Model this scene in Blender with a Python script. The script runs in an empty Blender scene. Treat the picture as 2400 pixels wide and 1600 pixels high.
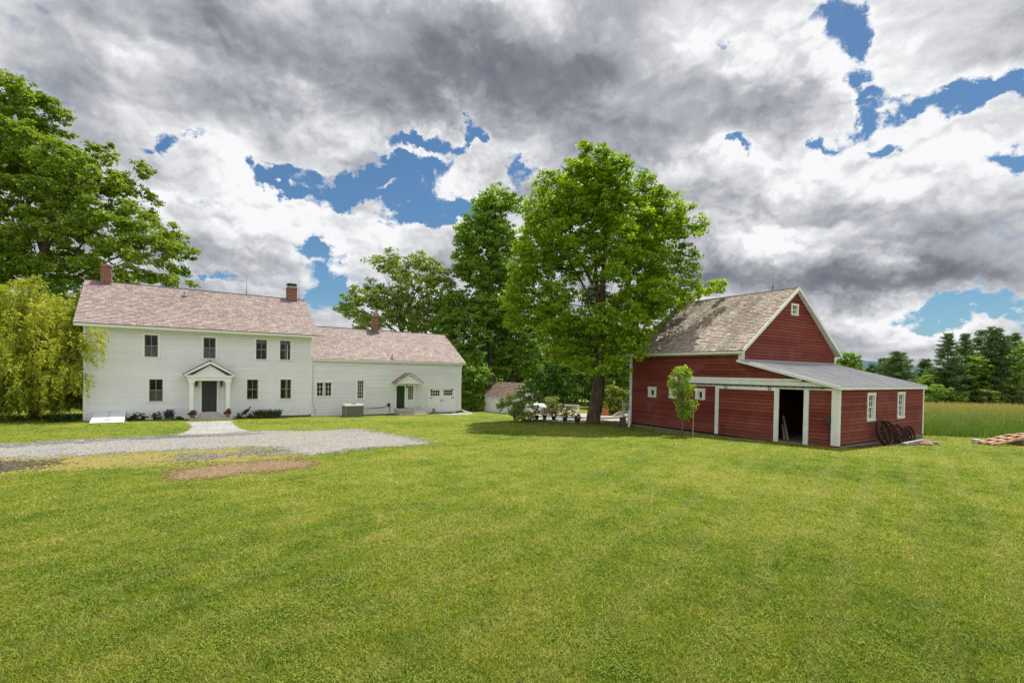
import bpy, math, random
import numpy as np
from mathutils import Vector, Matrix
R = math.radians
scene = bpy.context.scene
COL = scene.collection

# ---------------------------------------------------------------- objects
def tag(o, label=None, cat=None, group=None, kind=None):
    if label: o['label'] = label
    if cat: o['category'] = cat
    if group: o['group'] = group
    if kind: o['kind'] = kind
    return o

def empty(name, loc, rz=0.0):
    o = bpy.data.objects.new(name, None)
    o.location = loc
    o.rotation_euler = (0, 0, rz)
    o.empty_display_size = 0.3
    COL.objects.link(o)
    return o

def thing(name, label, cat, loc, rz=0.0, group=None):
    return tag(empty(name, loc, rz), label, cat, group)

def copy_tree(o, parent=None):
    c = o.copy()
    COL.objects.link(c)
    c.parent = parent
    for ch in list(o.children):
        copy_tree(ch, c)
    return c

class MB:
    """collects faces, then links them as one mesh object"""
    def __init__(self, xf=None):
        self.v = []; self.f = []; self.xf = xf
    def p(self, pts):
        i = len(self.v)
        for q in pts:
            self.v.append(tuple(self.xf(*q)) if self.xf else tuple(q))
        return i
    def face(self, *pts):
        i = self.p(pts)
        self.f.append(tuple(range(i, i + len(pts))))
        return self
    def box(self, x0, x1, y0, y1, z0, z1):
        i = self.p([(x, y, z) for z in (z0, z1) for y in (y0, y1) for x in (x0, x1)])
        for q in ((0, 2, 3, 1), (4, 5, 7, 6), (0, 1, 5, 4), (2, 6, 7, 3), (0, 4, 6, 2), (1, 3, 7, 5)):
            self.f.append(tuple(i + k for k in q))
        return self
    def hexa(self, c):
        i = self.p(c)
        for q in ((0, 2, 3, 1), (4, 5, 7, 6), (0, 1, 5, 4), (2, 6, 7, 3), (0, 4, 6, 2), (1, 3, 7, 5)):
            self.f.append(tuple(i + k for k in q))
        return self
    def prism(self, pts, a, b, f):
        """2D outline pts extruded from a to b; f(px, py, depth) -> xyz"""
        n = len(pts)
        i = self.p([f(x, y, a) for x, y in pts]); j = self.p([f(x, y, b) for x, y in pts])
        self.f.append(tuple(range(i, i + n))); self.f.append(tuple(range(j + n - 1, j - 1, -1)))
        for k in range(n):
            m = (k + 1) % n
            self.f.append((i + k, j + k, j + m, i + m))
        return self
    def bar(self, a, b, w, h, up=(0, 0, 1)):
        a = Vector(a); b = Vector(b); d = (b - a).normalized(); up = Vector(up)
        if abs(d.dot(up)) > .98: up = Vector((1, 0, 0))
        s = d.cross(up).normalized(); u = s.cross(d)
        c = []
        for q in (a, b):
            for (x, y) in ((-1, -1), (1, -1), (-1, 1), (1, 1)):
                c.append(q + s * (x * w / 2) + u * (y * h / 2))
        c = [c[0], c[1], c[2], c[3], c[4], c[5], c[6], c[7]]
        return self.hexa(c)
    def tube(self, pts, rad, n=6, cap=True):
        pts = [Vector(p) for p in pts]
        if not hasattr(rad, '__len__'): rad = [rad] * len(pts)
        rings = []
        u = None
        for k, q in enumerate(pts):
            d = (pts[min(k + 1, len(pts) - 1)] - pts[max(k - 1, 0)])
            d = d.normalized() if d.length > 1e-9 else Vector((0, 0, 1))
            if u is None:
                u = d.orthogonal().normalized()
            u = (u - d * u.dot(d))
            u = u.normalized() if u.length > 1e-6 else d.orthogonal().normalized()
            w = d.cross(u)
            rings.append(self.p([q + (u * math.cos(2 * math.pi * j / n) + w * math.sin(2 * math.pi * j / n)) * rad[k] for j in range(n)]))
        for a, b in zip(rings, rings[1:]):
            for j in range(n):
                m = (j + 1) % n
                self.f.append((a + j, a + m, b + m, b + j))
        if cap:
            self.f.append(tuple(range(rings[0] + n - 1, rings[0] - 1, -1)))
            self.f.append(tuple(range(rings[-1], rings[-1] + n)))
        return self
    def lathe(self, prof, n=16, c=(0, 0, 0)):
        rings = [self.p([(c[0] + r * math.cos(2 * math.pi * j / n), c[1] + r * math.sin(2 * math.pi * j / n), c[2] + z) for j in range(n)]) for r, z in prof]
        for a, b in zip(rings, rings[1:]):
            for j in range(n):
                m = (j + 1) % n
                self.f.append((a + j, a + m, b + m, b + j))
        self.f.append(tuple(range(rings[0] + n - 1, rings[0] - 1, -1)))
        self.f.append(tuple(range(rings[-1], rings[-1] + n)))
        return self
    def build(self, name, mat, parent=None, smooth=False, loc=None):
        me = bpy.data.meshes.new(name)
        me.from_pydata(self.v, [], self.f)
        me.update()
        if smooth:
            me.polygons.foreach_set('use_smooth', [True] * len(me.polygons))
        me.materials.append(mat)
        o = bpy.data.objects.new(name, me)
        COL.objects.link(o)
        if parent: o.parent = parent
        if loc: o.location = loc
        return o

def np_object(name, V, k, mat, parent=None, loc=None):
    """V: (n*k,3) points, every k of them one separate face"""
    V = np.ascontiguousarray(V, dtype=np.float32)
    nv = len(V); n = nv // k
    me = bpy.data.meshes.new(name)
    me.vertices.add(nv); me.vertices.foreach_set('co', V.ravel())
    me.loops.add(nv); me.loops.foreach_set('vertex_index', np.arange(nv, dtype=np.int32))
    me.polygons.add(n); me.polygons.foreach_set('loop_start', np.arange(0, nv, k, dtype=np.int32))
    me.update(calc_edges=True)
    me.materials.append(mat)
    o = bpy.data.objects.new(name, me)
    COL.objects.link(o)
    if parent: o.parent = parent
    if loc: o.location = loc
    return o

# ---------------------------------------------------------------- materials
class NT:
    def __init__(self, mat):
        self.t = mat.node_tree; self.n = self.t.nodes; self.l = self.t.links
    def node(self, typ, **kw):
        nd = self.n.new(typ)
        for k, v in kw.items():
            if k.startswith('i_'):
                key = k[2:]
                key = int(key) if key.isdigit() else key.replace('_', ' ')
                self.set(nd.inputs[key], v)
            else:
                setattr(nd, k, v)
        return nd
    def set(self, sock, v):
        if isinstance(v, bpy.types.NodeSocket): self.l.new(v, sock)
        elif isinstance(v, bpy.types.Node): self.l.new(v.outputs[0], sock)
        else: sock.default_value = v
    def math(self, op, a, b=None, c=None, clamp=False):
        nd = self.n.new('ShaderNodeMath'); nd.operation = op; nd.use_clamp = clamp
        for i, x in enumerate((a, b, c)):
            if x is not None: self.set(nd.inputs[i], x)
        return nd.outputs[0]
    def vmath(self, op, a, b=None, scale=None):
        nd = self.n.new('ShaderNodeVectorMath'); nd.operation = op
        self.set(nd.inputs[0], a)
        if b is not None: self.set(nd.inputs[1], b)
        if scale is not None: self.set(nd.inputs['Scale'], scale)
        return nd.outputs['Value'] if op in ('LENGTH', 'DOT_PRODUCT', 'DISTANCE') else nd.outputs[0]
    def noise(self, vec, scale, detail=4, rough=.55, dist=0.0, dim='3D'):
        nd = self.n.new('ShaderNodeTexNoise'); nd.noise_dimensions = dim
        if vec is not None: self.set(nd.inputs['Vector'], vec)
        nd.inputs['Scale'].default_value = scale; nd.inputs['Detail'].default_value = detail
        nd.inputs['Roughness'].default_value = rough; nd.inputs['Distortion'].default_value = dist
        return nd.outputs['Fac']
    def ramp(self, fac, stops, interp='LINEAR'):
        nd = self.n.new('ShaderNodeValToRGB'); nd.color_ramp.interpolation = interp
        e = nd.color_ramp.elements
        while len(e) < len(stops): e.new(.5)
        for k, (p, c) in enumerate(stops):
            e[k].position = p; e[k].color = c if len(c) == 4 else (*c, 1)
        self.set(nd.inputs[0], fac)
        return nd.outputs[0]
    def mix(self, fac, a, b, mode='MIX'):
        nd = self.n.new('ShaderNodeMix'); nd.data_type = 'RGBA'; nd.blend_type = mode
        self.set(nd.inputs[0], fac)
        for s, v in ((6, a), (7, b)):
            if isinstance(v, tuple) and len(v) == 3: v = (*v, 1)
            self.set(nd.inputs[s], v)
        return nd.outputs[2]
    def maprange(self, v, a, b, c=0.0, d=1.0, smooth=True):
        nd = self.n.new('ShaderNodeMapRange')
        nd.interpolation_type = 'SMOOTHSTEP' if smooth else 'LINEAR'
        self.set(nd.inputs[0], v)
        for i, x in enumerate((a, b, c, d)): nd.inputs[1 + i].default_value = x
        return nd.outputs[0]

def new_mat(name):
    m = bpy.data.materials.new(name); m.use_nodes = True
    nt = NT(m); nt.n.clear()
    out = nt.node('ShaderNodeOutputMaterial')
    return m, nt, out

def principled(nt, out, color, rough=.7, spec=.3, metal=0.0, bump=None, bstr=.3, bdist=.02):
    b = nt.node('ShaderNodeBsdfPrincipled')
    if isinstance(color, tuple): color = (*color[:3], 1)
    nt.set(b.inputs['Base Color'], color)
    nt.set(b.inputs['Roughness'], rough)
    b.inputs['Specular IOR Level'].default_value = spec
    b.inputs['Metallic'].default_value = metal
    if bump is not None:
        bn = nt.node('ShaderNodeBump'); bn.inputs['Strength'].default_value = bstr; bn.inputs['Distance'].default_value = bdist
        nt.set(bn.inputs['Height'], bump); nt.l.new(bn.outputs[0], b.inputs['Normal'])
    nt.l.new(b.outputs[0], out.inputs[0])
    return b

def simple(name, c, rough=.7, spec=.3, metal=0.0, var=.15, scale=3.0, island=0.0, bump=0.0, bscale=30.0):
    """one colour, mottled by noise in object space, optionally varied per loose piece"""
    m, nt, out = new_mat(name)
    tc = nt.node('ShaderNodeTexCoord').outputs['Object']
    n = nt.noise(tc, scale, 6, .6)
    k = nt.maprange(n, .25, .75, 1 - var, 1 + var, False)
    if island:
        g = nt.node('ShaderNodeNewGeometry').outputs['Random Per Island']
        k = nt.math('MULTIPLY', k, nt.maprange(g, 0, 1, 1 - island, 1 + island, False))
    col = nt.mix(1.0, (*c, 1), (1, 1, 1, 1), 'MULTIPLY')
    vm = nt.vmath('SCALE', col, scale=k)
    principled(nt, out, vm, rough, spec, metal, nt.noise(tc, bscale, 4) if bump else None, bump)
    return m

def leaf_mat(name, stops, trans=.35, tcol=(1.25, 1.15, .55), nscale=.5, rough=.5):
    """leaf: colour by a random number per leaf and by slow noise through the crown, light passes through"""
    m, nt, out = new_mat(name)
    g = nt.node('ShaderNodeNewGeometry')
    pos = g.outputs['Position']
    n = nt.noise(pos, nscale, 3, .5)
    f = nt.math('ADD', nt.math('MULTIPLY', g.outputs['Random Per Island'], .55), nt.math('MULTIPLY', nt.maprange(n, .3, .7, 0, 1, False), .45), clamp=True)
    col = nt.ramp(f, stops)
    b = nt.node('ShaderNodeBsdfPrincipled')
    nt.set(b.inputs['Base Color'], col); b.inputs['Roughness'].default_value = rough
    b.inputs['Specular IOR Level'].default_value = .35
    t = nt.node('ShaderNodeBsdfTranslucent')
    nt.set(t.inputs['Color'], nt.mix(1.0, col, (*tcol, 1), 'MULTIPLY'))
    mx = nt.node('ShaderNodeMixShader'); mx.inputs[0].default_value = trans
    nt.l.new(b.outputs[0], mx.inputs[1]); nt.l.new(t.outputs[0], mx.inputs[2])
    nt.l.new(mx.outputs[0], out.inputs[0])
    return m

def glass_mat(name, tint=(.75, .8, .78)):
    m, nt, out = new_mat(name)
    tr = nt.node('ShaderNodeBsdfTransparent'); tr.inputs[0].default_value = (*tint, 1)
    gl = nt.node('ShaderNodeBsdfGlossy'); gl.inputs['Roughness'].default_value = .03
    tc = nt.node('ShaderNodeTexCoord').outputs['Object']
    bn = nt.node('ShaderNodeBump'); bn.inputs['Strength'].default_value = .08; bn.inputs['Distance'].default_value = .02
    nt.set(bn.inputs['Height'], nt.noise(tc, 3.0, 2)); nt.l.new(bn.outputs[0], gl.inputs['Normal'])
    fr = nt.node('ShaderNodeFresnel'); fr.inputs[0].default_value = 1.5
    mx = nt.node('ShaderNodeMixShader'); nt.l.new(nt.math('MULTIPLY', fr.outputs[0], .75, clamp=True), mx.inputs[0])
    nt.l.new(tr.outputs[0], mx.inputs[1]); nt.l.new(gl.outputs[0], mx.inputs[2])
    nt.l.new(mx.outputs[0], out.inputs[0])
    return m

def gz(x, y):
    """height of the ground"""
    d = y - 20.5
    sp = np.log1p(np.exp(np.minimum(d, 80) / 2.0)) * 2
    sp = np.where(np.asarray(d) > 60, d, sp)
    z = -2.2 * (1 - np.exp(-sp / 60))
    return z + .03 * np.sin(x * .35 + 1.0) * np.sin(y * .28) * np.clip((np.asarray(y) - 2) / 10, 0, 1) * np.clip((24 - np.asarray(y)) / 6, 0, 1)
def G(x, y): return float(gz(x, y))
# ---------------------------------------------------------------- sun and sky
SUN_EL = R(67.5); SUN_AZ = math.atan2(.52, .854)
world = bpy.data.worlds.new('World'); scene.world = world; world.use_nodes = True
world.cycles.sampling_method = 'MANUAL'; world.cycles.sample_map_resolution = 512
def build_sky():
    nt = NT(world); nt.n.clear()
    out = nt.node('ShaderNodeOutputWorld')
    bg = nt.node('ShaderNodeBackground')
    sky = nt.node('ShaderNodeTexSky', sky_type='NISHITA', sun_disc=False, sun_elevation=SUN_EL, sun_rotation=SUN_AZ, air_density=1.0, dust_density=.6, ozone_density=2.0)
    D = nt.node('ShaderNodeTexCoord').outputs['Generated']
    sp = nt.node('ShaderNodeSeparateXYZ'); nt.set(sp.inputs[0], D)
    x, y, z = sp.outputs
    zc = nt.math('ADD', nt.math('MAXIMUM', z, 0.0), .42)
    cv = nt.node('ShaderNodeCombineXYZ')
    nt.set(cv.inputs[0], nt.math('DIVIDE', x, zc)); nt.set(cv.inputs[1], nt.math('DIVIDE', y, zc)); cv.inputs[2].default_value = 3.7
    uv = cv.outputs[0]
    # a cloud layer seen in perspective, warped by slower noise
    w1 = nt.node('ShaderNodeTexNoise'); nt.set(w1.inputs['Vector'], uv); w1.inputs['Scale'].default_value = .9; w1.inputs['Detail'].default_value = 3
    warp = nt.vmath('SCALE', nt.vmath('SUBTRACT', w1.outputs['Color'], (.5, .5, .5)), scale=.9)
    uvw = nt.vmath('ADD', uv, warp)
    big = nt.noise(uvw, 2.0, 8, .58)
    up = nt.vmath('ADD', uvw, (.03, .07, 0))
    big2 = nt.noise(up, 2.0, 6, .58)
    # billows in plain direction space
    bil = nt.node('ShaderNodeTexVoronoi', feature='F1', normalize=True)
    bil.inputs['Scale'].default_value = 7.0; bil.inputs['Detail'].default_value = 3; bil.inputs['Roughness'].default_value = .55
    wd = nt.node('ShaderNodeTexNoise'); nt.set(wd.inputs['Vector'], D); wd.inputs['Scale'].default_value = 9; wd.inputs['Detail'].default_value = 6; wd.inputs['Roughness'].default_value = .6
    Dw = nt.vmath('ADD', D, nt.vmath('SCALE', nt.vmath('SUBTRACT', wd.outputs['Color'], (.5, .5, .5)), scale=.09))
    Ds = nt.vmath('MULTIPLY', Dw, (1, 1, 1.9))
    nt.set(bil.inputs['Vector'], Ds)
    puff = nt.math('SUBTRACT', 1.0, bil.outputs['Distance'])
    bil2 = nt.node('ShaderNodeTexVoronoi', feature='F1', normalize=True)
    bil2.inputs['Scale'].default_value = 7.0; bil2.inputs['Detail'].default_value = 3; bil2.inputs['Roughness'].default_value = .55
    nt.set(bil2.inputs['Vector'], nt.vmath('ADD', Ds, (.006, 0, .022)))
    lit = nt.math('SUBTRACT', bil2.outputs['Distance'], bil.outputs['Distance'])
    fine = nt.noise(Ds, 16, 7, .62)
    edge = nt.noise(Ds, 42, 5, .65)
    # where the gaps, the heavy masses and the bright towers stand (compass direction and height above the horizon)
    ay = nt.math('MAXIMUM', nt.math('ABSOLUTE', y), .02)
    g = nt.node('ShaderNodeCombineXYZ')
    nt.set(g.inputs[0], nt.math('DIVIDE', x, ay)); nt.set(g.inputs[1], nt.math('DIVIDE', z, ay))
    gw = nt.vmath('ADD', g.outputs[0], nt.vmath('SCALE', nt.vmath('SUBTRACT', wd.outputs['Color'], (.5, .5, .5)), scale=.30))
    front = nt.maprange(y, -.05, .1)
    def blobs(lst):
        acc = None
        for (px, pz, rx, rz, amp) in lst:
            d = nt.vmath('MULTIPLY', nt.vmath('SUBTRACT', gw, (px, pz, 0)), (1 / rx, 1 / rz, 0))
            q = nt.vmath('DOT_PRODUCT', d, d)
            e = nt.math('MULTIPLY', nt.math('EXPONENT', nt.math('MULTIPLY', q, -1.0)), amp)
            acc = e if acc is None else nt.math('ADD', acc, e)
        return nt.math('MULTIPLY', acc, front)
    def A(px, py, rx, ry, amp):
        return ((px - 1200) / 1140, (874 - py) / 1140, rx / 1140, ry / 1140, amp)
    gaps = blobs([A(1945, 40, 90, 90, 1.05), A(2010, 150, 40, 70, .8), A(1990, 250, 38, 60, .8), A(2150, 228, 120, 32, .9), A(2330, 190, 150, 36, 1.1),
                  A(1740, 368, 45, 26, .7), A(2030, 338, 55, 22, .65), A(1925, 326, 30, 18, .5), A(2338, 360, 60, 26, .65), A(2320, 708, 165, 40, 1.15), A(2180, 745, 60, 25, .5),
                  A(985, 312, 75, 24, .85), A(965, 395, 85, 48, 1.0), A(850, 415, 50, 34, .85), A(815, 462, 80, 30, .95), A(955, 478, 75, 34, .9), A(1015, 535, 105, 28, .9), A(893, 432, 40, 13, -.7), A(940, 352, 70, 11, -.5), A(1090, 330, 30, 18, .6), A(700, 395, 40, 20, .5), A(1690, 60, 40, 20, .3), A(610, 436, 95, 26, .85), A(385, 352, 55, 22, .6),
                  A(480, 645, 110, 20, .75), A(775, 700, 60, 80, .95), A(745, 612, 60, 24, .6), A(1490, 410, 40, 22, .6), A(1210, 432, 50, 26, .6), A(500, 382, 40, 16, .4)])
    dark = blobs([A(930, 170, 400, 120, .8), A(1370, 215, 310, 140, .85), A(1980, 628, 380, 46, 1.0), A(90, 150, 260, 130, .45), A(40, 250, 200, 110, .2), A(700, 50, 400, 60, .3), A(2300, 90, 170, 70, .35), A(1650, 640, 200, 60, .5), A(1800, 250, 140, 60, .45)])
    light = blobs([A(1120, 140, 100, 36, .5), A(700, 260, 200, 40, .5), A(1150, 20, 200, 40, .35), A(1790, 110, 190, 95, 1.0), A(1950, 190, 70, 90, .6), A(1800, 400, 330, 45, .9), A(2200, 315, 260, 70, .8), A(2150, 440, 270, 65, .65), A(1700, 480, 160, 60, .4), A(1810, 530, 130, 42, 1.0), A(2045, 532, 75, 28, .9), A(2040, 745, 230, 48, .6),
                   A(357, 150, 170, 80, .7), A(560, 500, 380, 110, .75), A(1080, 420, 130, 90, .7), A(800, 310, 200, 40, .6), A(2230, 140, 150, 40, .5), A(900, 610, 200, 45, .4), A(2330, 770, 200, 25, .4)])
    dens = nt.math('ADD', nt.math('ADD', nt.math('MULTIPLY', big, .55), nt.math('MULTIPLY', puff, .30)), nt.math('MULTIPLY', fine, .22))
    dens = nt.math('ADD', dens, nt.math('MULTIPLY', nt.math('SUBTRACT', edge, .5), .17))
    dens = nt.math('SUBTRACT', dens, nt.math('MULTIPLY', gaps, .40))
    dens = nt.math('ADD', dens, nt.math('MULTIPLY', nt.math('ADD', dark, light), .08))
    dens = nt.math('ADD', dens, .035)
    dens = nt.math('ADD', dens, nt.math('MULTIPLY', nt.math('MULTIPLY', nt.math('ADD', nt.math('SUBTRACT', fine, .5), nt.math('SUBTRACT', puff, .62)), gaps), .72))
    cover = nt.maprange(dens, .415, .55)
    thick = nt.maprange(dens, .47, .80, 0, 1, False)
    relief = nt.math('MULTIPLY', nt.math('SUBTRACT', big, big2), 1.5)
    L = nt.math('ADD', .87, relief)
    L = nt.math('SUBTRACT', L, nt.math('MULTIPLY', thick, .42))
    L = nt.math('ADD', L, nt.math('MULTIPLY', nt.math('SUBTRACT', puff, .62), .45))
    L = nt.math('ADD', L, nt.math('MULTIPLY', lit, nt.math('ADD', .55, nt.math('MULTIPLY', nt.math('MINIMUM', light, 1.0), 1.5))))
    L = nt.math('ADD', L, nt.math('MULTIPLY', nt.math('SUBTRACT', fine, .5), nt.math('ADD', .42, nt.math('MULTIPLY', nt.math('MINIMUM', light, 1.0), .35))))
    tone = nt.noise(nt.vmath('MULTIPLY', Dw, (1, 1, 2.3)), 4.0, 5, .52)
    L = nt.math('ADD', L, nt.math('MULTIPLY', nt.math('SUBTRACT', tone, .5), 1.05))
    L = nt.math('SUBTRACT', L, nt.math('MULTIPLY', nt.math('MINIMUM', dark, 1.0), nt.maprange(big2, .3, .7, .22, .42, False)))
    L = nt.math('ADD', L, nt.math('MULTIPLY', light, .32), clamp=True)
    ccol = nt.ramp(L, [(0, (.125, .142, .175)), (.3, (.23, .246, .282)), (.6, (.46, .472, .51)), (.86, (.76, .768, .79)), (1, (.95, .95, .965))])
    # unseen clouds behind the viewer are brightened to fill the shaded house and barn walls
    back = nt.maprange(y, .25, -.5, 1.0, 1.7)
    high = nt.maprange(z, .62, .95, 1.0, .9)
    ccol = nt.vmath('SCALE', ccol, scale=nt.math('MULTIPLY', back, high))
    blue = nt.mix(1.0, nt.vmath('SCALE', sky.outputs[0], scale=.088), (.62, .88, 1.02, 1), 'MULTIPLY')
    col = nt.mix(cover, blue, ccol)
    nt.set(bg.inputs[0], col); bg.inputs[1].default_value = .785
    nt.l.new(bg.outputs[0], out.inputs[0])
build_sky()
sl = bpy.data.lights.new('sun', 'SUN'); sl.energy = 5.0; sl.angle = R(.53); sl.color = (1, .95, .86)
so = bpy.data.objects.new('sun', sl); COL.objects.link(so)
_sd = Vector((math.sin(SUN_AZ) * math.cos(SUN_EL), math.cos(SUN_AZ) * math.cos(SUN_EL), math.sin(SUN_EL)))
so.rotation_euler = (-_sd).to_track_quat('-Z', 'Y').to_euler(); so.location = (0, 0, 60)
# ---------------------------------------------------------------- ground
rng = np.random.default_rng(11)
def _h(i, j, s):
    n = (i * 374761393 + j * 668265263 + int(s * 1000) * 1274126177) & 0xffffffff
    n = ((n ^ (n >> 13)) * 1274126177) & 0xffffffff
    return ((n ^ (n >> 16)) & 0xffff) / 65535.0
def vnoise(x, y, s):
    xi = np.floor(x).astype(np.int64); yi = np.floor(y).astype(np.int64); fx = x - xi; fy = y - yi
    fx = fx * fx * (3 - 2 * fx); fy = fy * fy * (3 - 2 * fy)
    return (_h(xi, yi, s) * (1 - fx) + _h(xi + 1, yi, s) * fx) * (1 - fy) + (_h(xi, yi + 1, s) * (1 - fx) + _h(xi + 1, yi + 1, s) * fx) * fy
def wob(x, y, s, seed=0.0):
    """smooth noise in about -1..1"""
    x = np.asarray(x, float) / s; y = np.asarray(y, float) / s
    x, y = x * .83 + y * .56, y * .83 - x * .56
    return 2.3 * (vnoise(x, y, seed) - .5) + 1.15 * (vnoise(x * 2.07 + 9.1, y * 2.07 + 3.3, seed + 1) - .5) + .6 * (vnoise(x * 4.3, y * 4.3 + 7.7, seed + 2) - .5)
def inside(poly, x, y):
    r = np.zeros(np.shape(x), bool)
    n = len(poly)
    for i in range(n):
        x1, y1 = poly[i]; x2, y2 = poly[(i + 1) % n]
        if y1 == y2: continue
        c = ((y1 > y) != (y2 > y)) & (x < (x2 - x1) * (y - y1) / (y2 - y1) + x1)
        r ^= c
    return r
def rag(poly, x, y, amp, seed=0.0):
    x = np.asarray(x); y = np.asarray(y)
    r1 = 2 * _h(np.floor(x * 37).astype(np.int64), np.floor(y * 37).astype(np.int64), seed + .3) - 1
    r2 = 2 * _h(np.floor(x * 37).astype(np.int64), np.floor(y * 37).astype(np.int64), seed + .7) - 1
    return inside(poly, x + amp * (.55 * wob(x, y, 1.3, seed) + .4 * wob(x, y, .35, seed + 5) + 1.15 * r1 * abs(r1)), y + amp * (.5 * wob(x, y, 1.1, seed + 7) + .4 * wob(x, y, .35, seed + 9) + 1.15 * r2 * abs(r2)))

def lawn_color(nt, meadow=False):
    pos = nt.node('ShaderNodeNewGeometry').outputs['Position']
    flat = nt.vmath('MULTIPLY', pos, (1, 1, 0))
    n1 = nt.noise(flat, .22, 5, .6, .6)
    n2 = nt.noise(flat, 1.3, 6, .65, .4)
    n3 = nt.noise(flat, 17, 4, .75)
    n4 = nt.noise(flat, 5, 3, .6)
    f = nt.math('ADD', nt.math('ADD', nt.math('MULTIPLY', n1, .34), nt.math('MULTIPLY', n2, .30)), nt.math('ADD', nt.math('MULTIPLY', n3, .24), nt.math('MULTIPLY', n4, .12)))
    c = nt.ramp(f, [(.385, (.085, .150, .012)), (.455, (.165, .240, .020)), (.515, (.240, .295, .030)), (.585, (.330, .335, .066)), (.67, (.42, .365, .145))])
    # faint lines left by the mower
    mv = nt.node('ShaderNodeMapping'); nt.set(mv.inputs[0], flat); mv.inputs['Rotation'].default_value = (0, 0, R(38))
    wv = nt.node('ShaderNodeTexWave'); nt.set(wv.inputs[0], mv.outputs[0]); wv.inputs['Scale'].default_value = .28; wv.inputs['Distortion'].default_value = 5.5; wv.inputs['Detail'].default_value = 3; wv.inputs['Detail Scale'].default_value = .5
    c = nt.mix(nt.math('MULTIPLY', nt.maprange(wv.outputs['Fac'], .55, 1.0), .2), c, (.37, .36, .13))
    return c, pos

def lawn_ground_mat():
    m, nt, out = new_mat('mown_grass')
    c, pos = lawn_color(nt)
    n = nt.noise(pos, 60, 5, .75)
    n2 = nt.noise(pos, 9, 4, .7)
    c = nt.vmath('SCALE', c, scale=nt.math('MULTIPLY', nt.maprange(n, .3, .7, .35, 1.15, False), nt.maprange(n2, .3, .7, .75, 1.1, False)))
    principled(nt, out, c, .9, .1, bump=nt.math('ADD', n, n2), bstr=.8, bdist=.05)
    return m
def blade_mat(name, meadow=False):
    m, nt, out = new_mat(name)
    g = nt.node('ShaderNodeNewGeometry')
    r = g.outputs['Random Per Island']
    if not meadow:
        c, pos = lawn_color(nt)
        c = nt.vmath('SCALE', c, scale=nt.maprange(r, 0, 1, .50, 1.65, False))
        c = nt.mix(nt.maprange(r, .90, .97, 0, .75), c, (.30, .25, .10))
    else:
        pos = g.outputs['Position']
        sx = nt.node('ShaderNodeSeparateXYZ'); nt.set(sx.inputs[0], pos)
        n = nt.noise(nt.vmath('MULTIPLY', pos, (1, 1, 0)), .25, 5, .6)
        f = nt.math('ADD', nt.math('MULTIPLY', r, .5), nt.math('ADD', nt.math('MULTIPLY', n, .45), nt.maprange(sx.outputs[1], 30, 80, -.20, .26, False)))
        c = nt.ramp(f, [(.18, (.10, .19, .03)), (.42, (.19, .28, .05)), (.58, (.30, .32, .085)), (.74, (.43, .36, .13)), (.92, (.50, .36, .20)), (1, (.56, .50, .33))])
    b = nt.node('ShaderNodeBsdfPrincipled'); nt.set(b.inputs['Base Color'], c); b.inputs['Roughness'].default_value = .55; b.inputs['Specular IOR Level'].default_value = .25
    t = nt.node('ShaderNodeBsdfTranslucent'); nt.set(t.inputs[0], nt.mix(1.0, c, (1.2, 1.15, .6, 1), 'MULTIPLY'))
    mx = nt.node('ShaderNodeMixShader'); mx.inputs[0].default_value = .4
    nt.l.new(b.outputs[0], mx.inputs[1]); nt.l.new(t.outputs[0], mx.inputs[2]); nt.l.new(mx.outputs[0], out.inputs[0])
    return m
M_LAWN = lawn_ground_mat()

def axis(lo, hi, dense, step, grow=1.22):
    a = list(np.arange(-dense, dense + .01, step)); s = step
    while a[-1] < hi: s *= grow; a.append(a[-1] + s)
    s = step
    while a[0] > lo: s *= grow; a.insert(0, a[0] - s)
    return np.array(a)
def ground_sheet():
    xs = axis(-6000, 6000, 45, 1.0); ys = axis(-400, 9000, 60, 1.0)
    X, Y = np.meshgrid(xs, ys); Z = gz(X, Y)
    mb = MB(); mb.v = list(zip(X.ravel().tolist(), Y.ravel().tolist(), Z.ravel().tolist()))
    nx = len(xs)
    for j in range(len(ys) - 1):
        for i in range(nx - 1):
            a = j * nx + i
            mb.f.append((a, a + 1, a + nx + 1, a + nx))
    tag(mb.build('lawn', M_LAWN, smooth=True), 'mown green lawn with paler dry patches around the buildings', 'lawn', kind='structure')
ground_sheet()

def sheet(name, poly, cell, lift, mat, amp, label, cat, seed=0.0, kind='structure', bump=0.0):
    P = np.array(poly); lo = P.min(0) - amp * 2; hi = P.max(0) + amp * 2
    xs = np.arange(lo[0], hi[0], cell); ys = np.arange(lo[1], hi[1], cell)
    X, Y = np.meshgrid(xs, ys); X = X.ravel(); Y = Y.ravel()
    k = rag(poly, X + cell / 2, Y + cell / 2, amp, seed)
    X = X[k]; Y = Y[k]
    V = np.empty((len(X), 4, 3))
    for i, (a, b) in enumerate(((0, 0), (1, 0), (1, 1), (0, 1))):
        px = X + a * cell; py = Y + b * cell
        V[:, i, 0] = px; V[:, i, 1] = py; V[:, i, 2] = gz(px, py) + lift + bump * wob(px, py, .7, seed)
    o = np_object(name, V.reshape(-1, 3), 4, mat)
    return tag(o, label, cat, kind=kind)

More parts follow.
